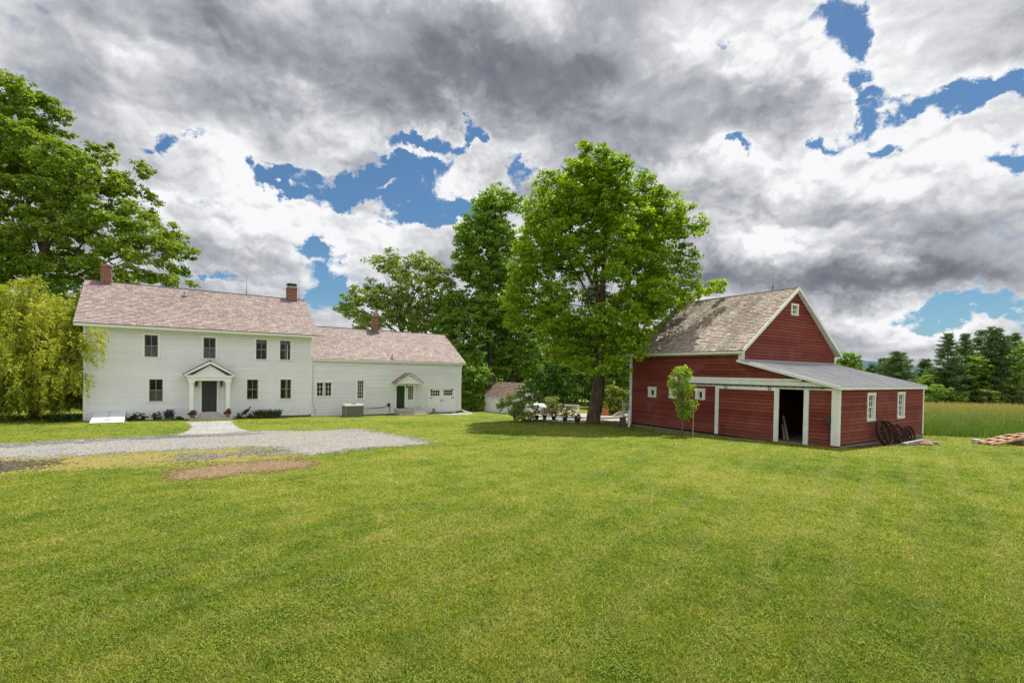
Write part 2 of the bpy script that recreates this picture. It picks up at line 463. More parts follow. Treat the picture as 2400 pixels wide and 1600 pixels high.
def gravel_mat(name, c1, c2, c3, patch=0.0, pc=(.25, .2, .08), scale=26):
    m, nt, out = new_mat(name)
    pos = nt.node('ShaderNodeNewGeometry').outputs['Position']
    vo = nt.node('ShaderNodeTexVoronoi'); nt.set(vo.inputs['Vector'], pos); vo.inputs['Scale'].default_value = scale
    sx = nt.node('ShaderNodeSeparateXYZ'); nt.set(sx.inputs[0], vo.outputs['Color'])
    big = nt.noise(pos, .55, 5, .6, .5); mid = nt.noise(pos, 4, 5, .7)
    f = nt.math('ADD', nt.math('MULTIPLY', sx.outputs[0], .55), nt.math('ADD', nt.math('MULTIPLY', big, .5), nt.math('MULTIPLY', mid, .35)))
    c = nt.ramp(f, [(.35, c1), (.7, c2), (1.05, c3)])
    if patch: c = nt.mix(nt.math('MULTIPLY', nt.maprange(nt.math('ADD', nt.math('MULTIPLY', big, .5), nt.math('MULTIPLY', mid, .5)), .5, .62), patch), c, pc)
    principled(nt, out, c, .9, .15, bump=vo.outputs['Distance'], bstr=.7, bdist=.03)
    return m
M_GRAV = gravel_mat('pale_gravel', (.13, .127, .125), (.245, .235, .222), (.40, .385, .365), .7, (.21, .185, .095))
M_GRAVD = gravel_mat('dark_gravel', (.075, .075, .08), (.15, .15, .155), (.30, .29, .29), .2, (.16, .14, .09))
M_PATH = gravel_mat('path_gravel', (.17, .168, .165), (.30, .295, .29), (.48, .47, .46), 0)
M_DRY = gravel_mat('dry_grass', (.17, .165, .03), (.27, .225, .06), (.33, .27, .13), .55, (.13, .16, .02), 40)
M_SOIL = gravel_mat('bare_soil', (.10, .062, .034), (.21, .138, .078), (.32, .235, .145), .35, (.07, .05, .035), 30)
M_COAL = gravel_mat('dark_soil', (.03, .027, .022), (.075, .063, .048), (.15, .13, .09), 0, scale=30)
M_STONE_STRIP = gravel_mat('white_stones', (.26, .26, .25), (.42, .42, .41), (.62, .62, .60), 0)

DRIVE = [(-60, 10.2), (-40, 13.4), (-30, 15.2), (-22, 17.8), (-19.9, 18.9), (-18.9, 19.7), (-17.5, 21.05), (-15.8, 22.5), (-14.6, 23.9), (-13.7, 25.05), (-11.7, 25.45), (-8.35, 27.4),
         (-3.3, 21.2), (-5.1, 19.7), (-6.9, 18.3), (-7.4, 17.35), (-8.2, 17.5), (-9.1, 19.0), (-10.3, 19.1), (-11.5, 18.7), (-13.2, 18.0), (-14.5, 17.0), (-15.7, 16.5), (-17, 16.1), (-22, 14.6), (-30, 12.6), (-40, 10.4), (-60, 7.2)]
PATH = [(-20.05, 29.98), (-18.7, 28.3), (-17.6, 26.8), (-16.4, 24.6), (-15.9, 23.4), (-15.6, 22.4), (-14.2, 23.6), (-13.4, 25.0), (-13.9, 25.4), (-15.0, 26.7), (-16.3, 28.7), (-17.62, 30.55), (-18.0, 31.6), (-20.1, 30.1)]
VERGE = [(-60, 7.6), (-40, 10.8), (-30, 13.0), (-22, 15.0), (-17, 16.5), (-14.5, 17.4), (-11.5, 19.1), (-9.3, 19.4), (-8.0, 17.7), (-7.7, 16.9), (-9.4, 15.9), (-10.9, 15.15), (-12.6, 14.7), (-13.8, 14.2), (-14.8, 13.9), (-20, 12.4), (-30, 10.2), (-60, 4.6)]
SOIL = [(-9.55, 13.45), (-10.1, 14.4), (-9.1, 15.5), (-7.2, 16.75), (-6.25, 15.45), (-6.7, 14.65), (-7.8, 14.0), (-8.8, 13.4)]
COAL = [(-20, 14.3), (-16.2, 15.2), (-15.0, 15.2), (-14.2, 14.95), (-14.4, 14.6), (-15.2, 14.1), (-17, 13.4), (-20, 12.6)]
DARKG = [(-11.7, 16.6), (-10.6, 17.6), (-9.0, 18.2), (-8.6, 17.7), (-9.6, 16.9), (-11, 16.3)]
RUT = [(-60, 9.9), (-40, 13.0), (-30, 14.9), (-22, 17.4), (-19.6, 18.8), (-17.4, 20.9), (-15.6, 22.3), (-14.4, 23.0), (-12, 24.2), (-12.2, 23.8), (-14.2, 22.5), (-15.4, 21.7), (-17.2, 20.2), (-19.4, 18.0), (-22, 16.6), (-30, 14.2), (-40, 12.3), (-60, 9.0)]
sheet('dry_grass', VERGE, .07, .004, M_DRY, .75, 'strip of yellow dry grass along the near side of the driveway', 'dry grass', 1.0)
sheet('driveway', DRIVE, .06, .010, M_GRAV, .50, 'pale grey gravel driveway in front of the white farmhouse', 'driveway', 2.0)
sheet('path', PATH, .06, .018, M_PATH, .07, 'short pale gravel path from the driveway to the front doorstep', 'path', 3.0)
sheet('wheel_track', RUT, .07, .016, M_GRAVD, .45, 'darker wheel track along the far edge of the driveway', 'wheel track', 4.0)
sheet('gravel_patch', DARKG, .06, .014, M_GRAVD, .8, 'thin dark gravel patch in the dry grass beside the bare soil', 'gravel patch', 5.0)
sheet('bare_soil', SOIL, .055, .014, M_SOIL, .34, 'reddish brown patch of bare soil raked into the lawn', 'soil patch', 6.0)
sheet('dark_soil', COAL, .06, .020, M_COAL, .7, 'blackish soil patch at the near edge of the driveway', 'soil patch', 8.0)
sheet('stone_strip', [(8.9, 29.6), (8.75, 29.45), (12.5, 24.0), (12.68, 24.1)], .06, .012, M_STONE_STRIP, .06, 'narrow strip of white stones along the red barn wall', 'stone strip', 9.0)
sheet('garage_apron', [(-6.9, 42.9), (-4.1, 44.9), (-3.3, 43.6), (-4.4, 42.2), (-5.9, 41.8)], .10, .012, M_PATH, .1, 'small white gravel apron outside the garage doors', 'apron', 10.0)
BARE = [DRIVE, PATH, SOIL, COAL]

# blades of mown grass where they are near enough to be seen one by one
def blades(n, y0, y1, spread, h, w, lean, keep, rg):
    v = rg.uniform(3.1 / y1, 3.1 / y0, n); y = 3.1 / v; x = rg.uniform(-spread, spread, n) * y
    k = keep(x, y); x = x[k]; y = y[k]; n = len(x)
    s = (y / 5) ** .72
    hh = h * rg.uniform(.55, 1.25, n) * np.maximum(1, s * .38); ww = w * rg.uniform(.7, 1.4, n) * s
    a = rg.uniform(0, 2 * np.pi, n); la = rg.uniform(0, 2 * np.pi, n); ll = lean * hh * rg.uniform(.2, 1.5, n)
    z = gz(x, y)
    V = np.empty((n, 3, 3))
    V[:, 0] = np.stack([x - np.cos(a) * ww, y - np.sin(a) * ww, z - .004], 1)
    V[:, 1] = np.stack([x + np.cos(a) * ww, y + np.sin(a) * ww, z - .004], 1)
    V[:, 2] = np.stack([x + np.cos(la) * ll, y + np.sin(la) * ll, z + hh], 1)
    return V.reshape(-1, 3)
def lawn_keep(x, y):
    k = np.ones(len(x), bool)
    for p, s in zip(BARE, (2.0, 3.0, 6.0, 8.0)):
        b = rag(p, x, y, .50, s)
        k &= ~b | (rng.random(len(x)) < .09)
    v = rag(VERGE, x, y, .75, 1.0)
    k &= ~v | (rng.random(len(x)) < .3)
    return k
V1 = blades(980000, 3.0, 34, 1.75, .042, .0058, 1.5, lawn_keep, rng)
tag(np_object('grass', V1, 3, blade_mat('grass_blades')), 'short blades of mown grass across the lawn in front', 'grass', kind='stuff')
# broad-leaved clover and plantain in patches
def clover(n):
    v = rng.uniform(3.1 / 16, 3.1 / 3.8, n); y = 3.1 / v; x = rng.uniform(-1.3, 1.3, n) * y
    p = wob(x, y, .55, 4.0) + .5 * wob(x, y, .2, 9.0) + .5 * wob(x, y, 2.1, 1.0)
    k = (p + rng.normal(0, .4, n) > .50) & lawn_keep(x, y); x = x[k]; y = y[k]; n = len(x)
    s = rng.uniform(.006, .014, n) * (y / 5) ** .55; a = rng.uniform(0, 6.283, n); z = gz(x, y) + rng.uniform(.022, .06, n)
    t = rng.uniform(-.5, .5, (n, 2))
    c, d = np.cos(a), np.sin(a)
    V = np.empty((n, 4, 3))
    for i, (u, w) in enumerate(((-1, 0), (0, -.75), (1, 0), (0, .75))):
        V[:, i, 0] = x + s * (u * c - w * d); V[:, i, 1] = y + s * (u * d + w * c); V[:, i, 2] = z + s * (u * t[:, 0] + w * t[:, 1])
    return V.reshape(-1, 3)
M_CLOVER = leaf_mat('clover_leaf', [(0, (.08, .145, .014)), (.5, (.155, .235, .024)), (1, (.29, .33, .055))], .3, rough=.9)
tag(np_object('clover', clover(135000), 4, M_CLOVER), 'patches of broad green clover leaves growing through the lawn', 'clover', kind='stuff')

# the unmown meadow beyond the barn
MEADOW = [(9, 52), (14, 44), (22.6, 31.2), (25, 29.4), (26.3, 28.8), (27.4, 28.3), (29, 29.2), (31.4, 30.8), (45, 33), (140, 36), (260, 97), (20, 92)]
def meadow_keep(x, y): return rag(MEADOW, x, y, .35, 2.0)
M_MEADOW = blade_mat('meadow_blades', True)
def meadow():
    rg = np.random.default_rng(5)
    n = 330000
    v = rg.uniform(3.4 / 100, 3.4 / 27, n); y = 3.4 / v; x = rg.uniform(.15, 1.5, n) * y
    k = meadow_keep(x, y); x = x[k]; y = y[k]; n = len(x)
    hh = rg.uniform(.24, .70, n) * (.95 + .30 * wob(x, y, 3.0, 1.0) + .30 * wob(x, y, .8, 5.0)); ww = .010 * (y / 30) ** .8 * rg.uniform(.6, 1.6, n)
    a = rg.uniform(0, 6.283, n); la = rg.uniform(0, 6.283, n); ll = hh * rg.uniform(.05, .45, n); z = gz(x, y)
    V = np.empty((n, 3, 3))
    V[:, 0] = np.stack([x - np.cos(a) * ww, y - np.sin(a) * ww, z], 1); V[:, 1] = np.stack([x + np.cos(a) * ww, y + np.sin(a) * ww, z], 1)
    V[:, 2] = np.stack([x + np.cos(la) * ll, y + np.sin(la) * ll, z + hh], 1)
    tag(np_object('meadow_grass', V.reshape(-1, 3), 3, M_MEADOW), 'tall unmown meadow grass turning tan beyond the red barn', 'meadow grass', kind='stuff')
    n = 9000
    v = rg.uniform(3.4 / 60, 3.4 / 27.5, n); y = 3.4 / v; x = rg.uniform(.3, 1.5, n) * y
    k = meadow_keep(x, y) & (wob(x, y, 2.2, 3.0) > -.05); x = x[k]; y = y[k]; n = len(x)
    z = gz(x, y) + rg.uniform(.45, .95, n); s = .026 * (y / 30) ** .6 * rg.uniform(.6, 1.4, n)
    V = np.empty((n, 4, 3))
    for i, (u, w) in enumerate(((-1, 0), (0, -1), (1, 0), (0, 1))):
        V[:, i] = np.stack([x + s * u, y - s * .4 * w, z + s * .8 * w], 1)
    tag(np_object('wildflowers', V.reshape(-1, 3), 4, simple('wildflower_white', (.62, .62, .55), .7, island=.3)), 'small white wildflowers scattered through the near meadow', 'wildflowers', kind='stuff')
meadow()
sheet('field', MEADOW, .8, .004, simple('meadow_floor', (.09, .10, .03), .95, .1, var=.5, scale=.4), .3, 'rough meadow ground under the tall grass', 'field', 11.0)

# distant wooded hill
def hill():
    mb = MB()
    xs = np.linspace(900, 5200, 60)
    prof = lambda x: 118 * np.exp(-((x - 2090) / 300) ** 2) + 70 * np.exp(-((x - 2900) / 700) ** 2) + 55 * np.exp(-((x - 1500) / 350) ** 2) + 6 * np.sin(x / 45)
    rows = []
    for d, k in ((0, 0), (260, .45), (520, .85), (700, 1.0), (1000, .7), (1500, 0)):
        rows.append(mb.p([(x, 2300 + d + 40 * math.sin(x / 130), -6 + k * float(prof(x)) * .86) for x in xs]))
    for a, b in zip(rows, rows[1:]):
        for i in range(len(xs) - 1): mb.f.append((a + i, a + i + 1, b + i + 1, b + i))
    tag(mb.build('hills', simple('hazy_hill_forest', (.055, .10, .135), 1, .05, var=.4, scale=.02), smooth=True), 'blue wooded hill far behind the pine trees', 'hill', kind='structure')  # blue haze of distance mixed into the forest colour
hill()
# ---------------------------------------------------------------- shared building pieces
M_WHITE = simple('white_paint', (.79, .80, .81), .55, .35, var=.05, scale=1.2, island=.025)
M_TRIM = simple('white_trim', (.81, .81, .80), .5, .35, var=.04, scale=2)
M_SASH = simple('grey_sash', (.30, .29, .27), .5, .3, var=.1)
M_SASHW = simple('white_sash', (.72, .72, .69), .5, .3, var=.06)
M_GLASS = glass_mat('window_glass')
M_CURT = simple('curtain_cloth', (.30, .30, .27), .9, .1, var=.2, scale=5)
M_DARK = simple('dark_interior', (.03, .028, .025), .9, .1)
M_BRICK = None
def brick_mat():
    m, nt, out = new_mat('chimney_brick')
    tc = nt.node('ShaderNodeTexCoord').outputs['Object']
    sx = nt.node('ShaderNodeSeparateXYZ'); nt.set(sx.inputs[0], tc)
    cv = nt.node('ShaderNodeCombineXYZ'); nt.set(cv.inputs[0], nt.math('ADD', sx.outputs[0], sx.outputs[1])); nt.set(cv.inputs[1], sx.outputs[2])
    b = nt.node('ShaderNodeTexBrick'); nt.set(b.inputs['Vector'], cv.outputs[0])
    b.inputs['Color1'].default_value = (.25, .072, .042, 1); b.inputs['Color2'].default_value = (.15, .045, .03, 1); b.inputs['Mortar'].default_value = (.34, .27, .22, 1)
    b.inputs['Scale'].default_value = 1; b.inputs['Brick Width'].default_value = .21; b.inputs['Row Height'].default_value = .072; b.inputs['Mortar Size'].default_value = .010
    n = nt.noise(tc, 7, 5)
    c = nt.vmath('SCALE', b.outputs[0], scale=nt.maprange(n, .25, .75, .6, 1.35, False))
    principled(nt, out, c, .9, .1, bump=b.outputs['Fac'], bstr=-.4, bdist=.01)
    return m
M_BRICK = brick_mat()
M_LEAD = simple('lead_flashing', (.16, .165, .175), .6, .3, var=.2)
M_IRON = simple('black_iron', (.018, .018, .02), .55, .4)
M_FOUND = simple('fieldstone_foundation', (.15, .13, .115), .9, .1, var=.5, scale=5, bump=.6, bscale=12)
M_SLAB = simple('pale_step_stone', (.52, .49, .45), .8, .2, var=.25, scale=3, bump=.2)

def slate_mat(name, stops, dirt=(.10, .09, .08), dirt_amt=.35, streak=False, rough=.6):
    m, nt, out = new_mat(name)
    g = nt.node('ShaderNodeNewGeometry'); r = g.outputs['Random Per Island']
    tc = nt.node('ShaderNodeTexCoord').outputs['Object']
    n = nt.noise(tc, .55, 5, .6); n2 = nt.noise(tc, 6, 5, .7)
    f = nt.math('ADD', nt.math('MULTIPLY', r, .95), nt.math('MULTIPLY', nt.math('SUBTRACT', n, .5), .6), clamp=True)
    c = nt.ramp(f, stops)
    if streak:
        mp = nt.node('ShaderNodeMapping'); nt.set(mp.inputs[0], tc); mp.inputs['Scale'].default_value = (1.0, .16, .16)
        s = nt.noise(mp.outputs[0], 1.3, 5, .65, .4)
        s = nt.maprange(s, .46, .60)
        d2 = nt.maprange(nt.noise(tc, 22, 4, .7), .42, .58)
        c = nt.mix(nt.math('MULTIPLY', s, dirt_amt), c, dirt)
        c = nt.mix(nt.math('MULTIPLY', d2, .30), c, (.10, .085, .08))
        c = nt.mix(nt.math('MULTIPLY', nt.maprange(nt.noise(tc, 2.6, 5, .7), .60, .70), .35), c, (.34, .36, .27))
        c = nt.mix(nt.math('MULTIPLY', nt.maprange(nt.noise(tc, 1.8, 5, .7, 1.0), .60, .72), .35), c, (.36, .21, .14))
    else:
        c = nt.mix(nt.math('MULTIPLY', nt.maprange(n2, .45, .7), dirt_amt), c, dirt)
    principled(nt, out, c, rough, .35, bump=n2, bstr=.15, bdist=.01)
    return m
M_SLATE = slate_mat('purple_slate', [(0, (0.256, 0.179, 0.171)), (.25, (0.327, 0.237, 0.229)), (.45, (0.312, 0.235, 0.240)), (.6, (0.351, 0.289, 0.264)), (.74, (0.312, 0.293, 0.264)), (.84, (0.393, 0.319, 0.275)), (.95, (0.440, 0.370, 0.314)), (1, (0.428, 0.246, 0.176))], (.16, .125, .12), .3)
M_SLATE_DARK = slate_mat('porch_slate', [(0, (.10, .075, .075)), (.5, (.15, .11, .11)), (1, (.22, .17, .15))], (.06, .05, .05), .4)
M_SHING = slate_mat('weathered_shingle', [(0, (0.276, 0.224, 0.184)), (.35, (0.425, 0.368, 0.310)), (.65, (0.529, 0.471, 0.408)), (.85, (0.380, 0.247, 0.172)), (1, (0.644, 0.609, 0.540))], (.19, .155, .125), .5, True, .85)

def lap_white():
    m, nt, out = new_mat('white_clapboard')
    tc = nt.node('ShaderNodeTexCoord').outputs['Object']
    sx = nt.node('ShaderNodeSeparateXYZ'); nt.set(sx.inputs[0], tc); z = sx.outputs[2]
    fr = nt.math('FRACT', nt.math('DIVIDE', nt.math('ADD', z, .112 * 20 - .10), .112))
    g = nt.node('ShaderNodeNewGeometry').outputs['Random Per Island']
    n = nt.noise(tc, .8, 6, .65); n2 = nt.noise(tc, 5, 5, .7)
    k = nt.math('MULTIPLY', nt.maprange(n, .25, .75, .93, 1.04, False), nt.maprange(g, 0, 1, .965, 1.03, False))
    c = nt.vmath('SCALE', (.835, .84, .845), scale=k)
    # shade under each lap painted into the colour, dirt splashes near the ground
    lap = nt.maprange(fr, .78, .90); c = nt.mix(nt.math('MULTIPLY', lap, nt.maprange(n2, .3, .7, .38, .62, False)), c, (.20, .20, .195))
    sp = nt.math('MULTIPLY', nt.maprange(z, 1.0, .05), nt.maprange(n2, .42, .62)); c = nt.mix(nt.math('MULTIPLY', sp, .28), c, (.30, .28, .22))
    principled(nt, out, c, .55, .3)
    return m
M_CLAP = lap_white()
def clap(mb, rng_fn, z0, z1, expo, openings=(), thick=.048):
    """overlapping boards; mb maps (along, outward, up); rng_fn(z) -> left and right end at that height"""
    z = z0; rnd = random.Random(int(z0 * 100) + int(z1 * 77))
    while z < z1 - 1e-4:
        e = min(expo, z1 - z)
        a0, a1 = rng_fn(z); b0, b1 = rng_fn(z + e)
        cuts = sorted((o[0], o[1]) for o in openings if o[2] < z + e * .55 and o[3] > z + e * .45)
        segs = []; cur = a0; curt = b0
        for c0, c1 in cuts:
            if c0 > cur: segs.append((cur, c0, curt, c0))
            cur = max(cur, c1); curt = cur
        if cur < a1: segs.append((cur, a1, curt, b1))
        for (p0, p1, q0, q1) in segs:
            # break long runs into boards of a few metres
            xs = [p0]
            while p1 - xs[-1] > 5.5: xs.append(xs[-1] + rnd.uniform(2.6, 4.9))
            xs.append(p1)
            for k, (s0, s1) in enumerate(zip(xs, xs[1:])):
                t0 = q0 if k == 0 else s0; t1 = q1 if k == len(xs) - 2 else s1
                th = thick + rnd.uniform(-.003, .003)
                i = mb.p([(s0, 0, z), (s1, 0, z), (s0, th, z), (s1, th, z), (t0, .004, z + e), (t1, .004, z + e)])
                mb.f += [(i, i + 1, i + 3, i + 2), (i + 2, i + 3, i + 5, i + 4)]
        z += e
    return mb

def slates(mb, L, w, expo, P, seed, jit=.006, gap=.016, over=1.6):
    """P(s, d, h): s along the eave from 0 to L, d up the slope, h off the roof"""
    rnd = random.Random(seed)
    def course(d, d1, k):
        s = -rnd.uniform(.1, .9) * w if k % 2 else -rnd.uniform(0, .3) * w
        while s < L:
            ww = w * rnd.uniform(.8, 1.25)
            a = max(s, 0) + gap / 2; b = min(s + ww, L) - gap / 2
            if b - a > .02:
                dd = d - rnd.uniform(0, jit * 2.5); h = .036 + rnd.uniform(0, jit)
                i = mb.p([P(a, dd, 0), P(b, dd, 0), P(a, dd, h), P(b, dd, h), P(a, d1, .006), P(b, d1, .006)])
                mb.f += [(i, i + 1, i + 3, i + 2), (i + 2, i + 3, i + 5, i + 4), (i, i + 2, i + 4), (i + 1, i + 5, i + 3)]
            s += ww
    return course

def slate_slope(mb, L, slope, w, expo, P, seed, jit=.006, gap=.016):
    c = slates(mb, L, w, expo, P, seed, jit, gap)
    d = 0.0; k = 0
    while d < slope - .02:
        c(d, min(d + expo * 1.06, slope), k); d += expo; k += 1
    return mb

def window(parent, xf, a0, a1, z0, z1, trim=.11, up=(2, 1), lo=(2, 1), sash=M_SASH, trim_mat=M_TRIM, curtain=False, cap=.03, sill=.05, proud=.065, label=None, split=.5, name='window', bar=.03, rail=.045):
    """double-hung window > frame mesh itself, sash, pane, curtain"""
    m = MB(xf)
    m.box(a0 - trim, a0, 0, proud, z0, z1); m.box(a1, a1 + trim, 0, proud, z0, z1)
    m.box(a0 - trim - cap * .6, a1 + trim + cap * .6, 0, proud + .012, z1, z1 + trim)
    m.box(a0 - trim - cap, a1 + trim + cap, 0, proud + .03, z0 - sill, z0)
    m.box(a0 - trim * .9, a1 + trim * .9, 0, proud - .01, z0 - sill - .05, z0 - sill)
    for (b0, b1, c0, c1) in ((a0 - .02, a0, z0, z1), (a1, a1 + .02, z0, z1)): m.box(b0, b1, -.12, -.001, c0, c1)
    m.box(a0, a1, -.12, -.001, z1, z1 + .02); m.box(a0, a1, -.12, -.001, z0 - .02, z0)
    f = m.build(name, trim_mat, parent)
    s = MB(xf); zm = z0 + (z1 - z0) * split
    def one(c0, c1, cols, rows, n):
        s.box(a0, a0 + rail, n, n + .03, c0, c1); s.box(a1 - rail, a1, n, n + .03, c0, c1)
        s.box(a0 + rail, a1 - rail, n, n + .03, c0, c0 + rail); s.box(a0 + rail, a1 - rail, n, n + .03, c1 - rail, c1)
        for i in range(1, cols):
            q = a0 + (a1 - a0) * i / cols; s.box(q - bar / 2, q + bar / 2, n + .003, n + .026, c0 + rail, c1 - rail)
        for j in range(1, rows):
            q = c0 + (c1 - c0) * j / rows; s.box(a0 + rail, a1 - rail, n + .005, n + .024, q - bar / 2, q + bar / 2)
    if split >= 1: one(z0, z1, up[0], up[1], -.055)
    else:
        one(zm - rail * .5, z1, up[0], up[1], -.050); one(z0, zm + rail * .5, lo[0], lo[1], -.085)
    s.build('sash', sash, f)
    g = MB(xf); g.face((a0 + .01, -.072, z0 + .01), (a1 - .01, -.072, z0 + .01), (a1 - .01, -.072, z1 - .01), (a0 + .01, -.072, z1 - .01))
    g.build('pane', M_GLASS, f)
    if curtain:
        for (c0, c1, q0, q1) in curtain:
            c = MB(xf); n = 14
            for i in range(n):
                u0 = q0 + (q1 - q0) * i / n; u1 = q0 + (q1 - q0) * (i + 1) / n
                A0 = a0 + (a1 - a0) * u0; A1 = a0 + (a1 - a0) * u1
                c.face((A0, -.2 - .02 * (i % 2), z0 + (z1 - z0) * c0), (A1, -.2 - .02 * ((i + 1) % 2), z0 + (z1 - z0) * c0), (A1, -.2 - .02 * ((i + 1) % 2), z0 + (z1 - z0) * c1), (A0, -.2 - .02 * (i % 2), z0 + (z1 - z0) * c1))
            c.build('curtain', M_CURT, f)
    if label: f['label'] = label
    return f

# ---------------------------------------------------------------- white farmhouse
HA = .62; HZ = -.40
house = thing('farmhouse', 'long white clapboard farmhouse with purple slate roofs and a lower wing', 'house', (-26.196, 29.754, HZ), HA)
def hxf(a, n, z): return (a, -n, z - HZ)          # along the front, outward, height above datum
SM, SW = 13.186, 26.306                             # ends of the main block and of the wing
DM, DW = 9.08, 8.34
W_UP = [(2.95, 3.66, 3.70, 5.13), (6.17, 6.89, 3.70, 5.13), (9.38, 10.10, 3.73, 5.16), (10.97, 11.70, 3.74, 5.17)]
W_LO = [(3.20, 3.93, .80, 2.26), (8.82, 9.55, .84, 2.27), (11.02, 11.77, .84, 2.28)]
DOOR = (6.09, 6.98, .01, 2.17)
WW1 = (13.60, 14.74, .98, 2.07); WW2 = (16.76, 17.30, .74, 2.22); WDOOR = (20.09, 20.85, -.12, 1.79); WW3 = (21.13, 21.68, .57, 1.80); GAR = (23.16, 25.67, -.66, 1.62)
def grow(o, g): return (o[0] - g, o[1] + g, o[2] - g, o[3] + g)
ops = [grow(o, .06) for o in W_UP + W_LO + [DOOR, WW1, WW2, WDOOR, WW3]] + [GAR]
# roof lines: eave underside and ridge
def zr_main(t): return 5.663 + (min(t, DM - t) + .646) * (8.892 - 5.663) / (4.539 + .646)
def zr_wing(t): return 3.905 + (min(t, DW - t) + .228) * (6.719 - 3.905) / (4.169 + .228)
wl = MB(hxf)
clap(wl, lambda z: (0, SM), -.30, 5.58, .112, ops)
clap(wl, lambda z: (SM, SW), -.524, 3.82, .112, ops)
# end walls
lx = MB(lambda a, n, z: (-n, a, z - HZ))
rx = MB(lambda a, n, z: (SM + n, a, z - HZ)); wx = MB(lambda a, n, z: (SW + n, a, z - HZ))
def gable(zr, D, zt):
    sl = (zr(D / 2) - zr(0)) / (D / 2)
    def fn(z):
        if z <= zr(0) - .1: return (0, D)
        q = (z - zr(0) + .1) / sl
        return (min(q, D / 2 - .01), max(D - q, D / 2 + .01))
    return fn
clap(lx, gable(zr_main, DM, 0), -.30, 8.6, .112)
clap(rx, gable(zr_main, DM, 0), -.30, 8.6, .112)
clap(wx, gable(zr_wing, DW, 0), -.524, 6.5, .112)
bk = MB(lambda a, n, z: (a, DM + n, z - HZ)); clap(bk, lambda z: (0, SM), -.30, 5.58, .112)
bk2 = MB(lambda a, n, z: (a, DW + n, z - HZ)); clap(bk2, lambda z: (SM, SW), -.46, 3.82, .112)
for q in (lx, rx, wx, bk, bk2):
    i = len(wl.v); wl.v += q.v; wl.f += [tuple(k + i for k in f) for f in q.f]
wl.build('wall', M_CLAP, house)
tr = MB(hxf)
tr.box(-.035, .10, .002, .062, -.30, 5.56); tr.box(-.035, -.001, -.12, .002, -.30, 5.56)
tr.box(SM - .10, SM + .035, .002, .062, -.36, 5.56); tr.box(SM + .001, SM + .035, -.10, .002, 3.9, 5.56)
tr.box(SW - .11, SW + .035, .002, .062, -.50, 3.78); tr.box(SW + .001, SW + .035, -.12, .002, -.5, 3.78)
tr.box(0.101, SM - .101, .001, .056, -.42, -.28); tr.box(SM + .036, SW - .12, .001, .054, -.56, -.44)
tr.build('corner_board', M_TRIM, house)
fd = MB(hxf)
fd.box(.03, SM, -9.0, -.01, -1.2, -.42); fd.box(SM, SW - .02, -8.3, -.03, -1.4, -.56)
fd.build('foundation', M_FOUND, house)
M_SOFF = simple('soffit_paint', (.74, .74, .70), .6, .3, var=.05)
# roofs: boards under the slates, soffits, cornice
def roof(t_e, z_e, t_r, z_r, s0, s1, D, slate, seed, name, w=.31, expo=.19):
    sl = math.hypot(t_r - t_e, z_r - z_e); ux, uz = (t_r - t_e) / sl, (z_r - z_e) / sl
    r = MB(lambda a, b, c: (a, b, c - HZ))
    pf = lambda s, d, h: (s0 + s, t_e + ux * d - uz * h, z_e + uz * d + ux * h)
    slate_slope(r, s1 - s0, sl, w, expo, pf, seed)
    pb = lambda s, d, h: (s0 + s, D - t_e - ux * d + uz * h, z_e + uz * d + ux * h)
    slate_slope(r, s1 - s0, sl, w * 2, expo * 2, pb, seed + 1)
    o = r.build(name, slate, house)
    b = MB(lambda a, b, c: (a, b, c - HZ)); th = .10
    for f in (lambda d, h: (t_e + ux * d - uz * h, z_e + uz * d + ux * h), lambda d, h: (D - t_e - ux * d + uz * h, z_e + uz * d + ux * h)):
        c = [(s, *f(d, h)) for d, h in ((.02, -th), (.02, -.004), (sl - .03, -th), (sl - .03, -.004)) for s in (s0 + .01, s1 - .01)]
        b.hexa([c[0], c[1], c[2], c[3], c[4], c[5], c[6], c[7]])
    b.build('roof_deck', simple('roof_deck', (.07, .06, .055), .9, .1), o)
    # ridge roll and rake boards
    e = MB(lambda a, b, c: (a, b, c - HZ))
    e.bar((s0, t_r, z_r + .02), (s1, t_r, z_r + .02), .16, .05)
    e.build('ridge_cap', M_LEAD, o)
    for s in (s0 + .03, s1 - .03):
        k = MB(lambda a, b, c: (a, b, c - HZ))
        for sg in (0, 1):
            p = [(t_e + .05, z_e - .10), (t_r, z_r - .13)]
            if sg: p = [(D - a, c) for a, c in p]
            k.bar((s, p[0][0], p[0][1]), (s, p[1][0], p[1][1]), .04, .16, (0, 0, 1))
        k.build('rake_board', M_TRIM, o)
    return o
mroof = roof(-.646, 5.663, 4.539, 8.892, -.445, SM + .445, DM, M_SLATE, 3, 'roof')
wroof = roof(-.228, 3.905, 4.169, 6.719, SM + .02, SW + .444, DW, M_SLATE, 8, 'roof')
so_ = MB(lambda a, b, c: (a, b, c - HZ))
so_.box(-.40, SM + .40, -.60, -.046, 5.50, 5.60); so_.box(-.40, SM + .40, -.605, -.57, 5.46, 5.64)
so_.box(0, SM, -.044, -.002, 5.32, 5.50)
so_.box(SM + .04, SW + .40, -.20, -.044, 3.76, 3.86); so_.box(SM + .04, SW + .40, -.226, -.19, 3.74, 3.90); so_.box(SM + .04, SW, -.042, -.002, 3.62, 3.76)
so_.build('cornice', M_SOFF, house)
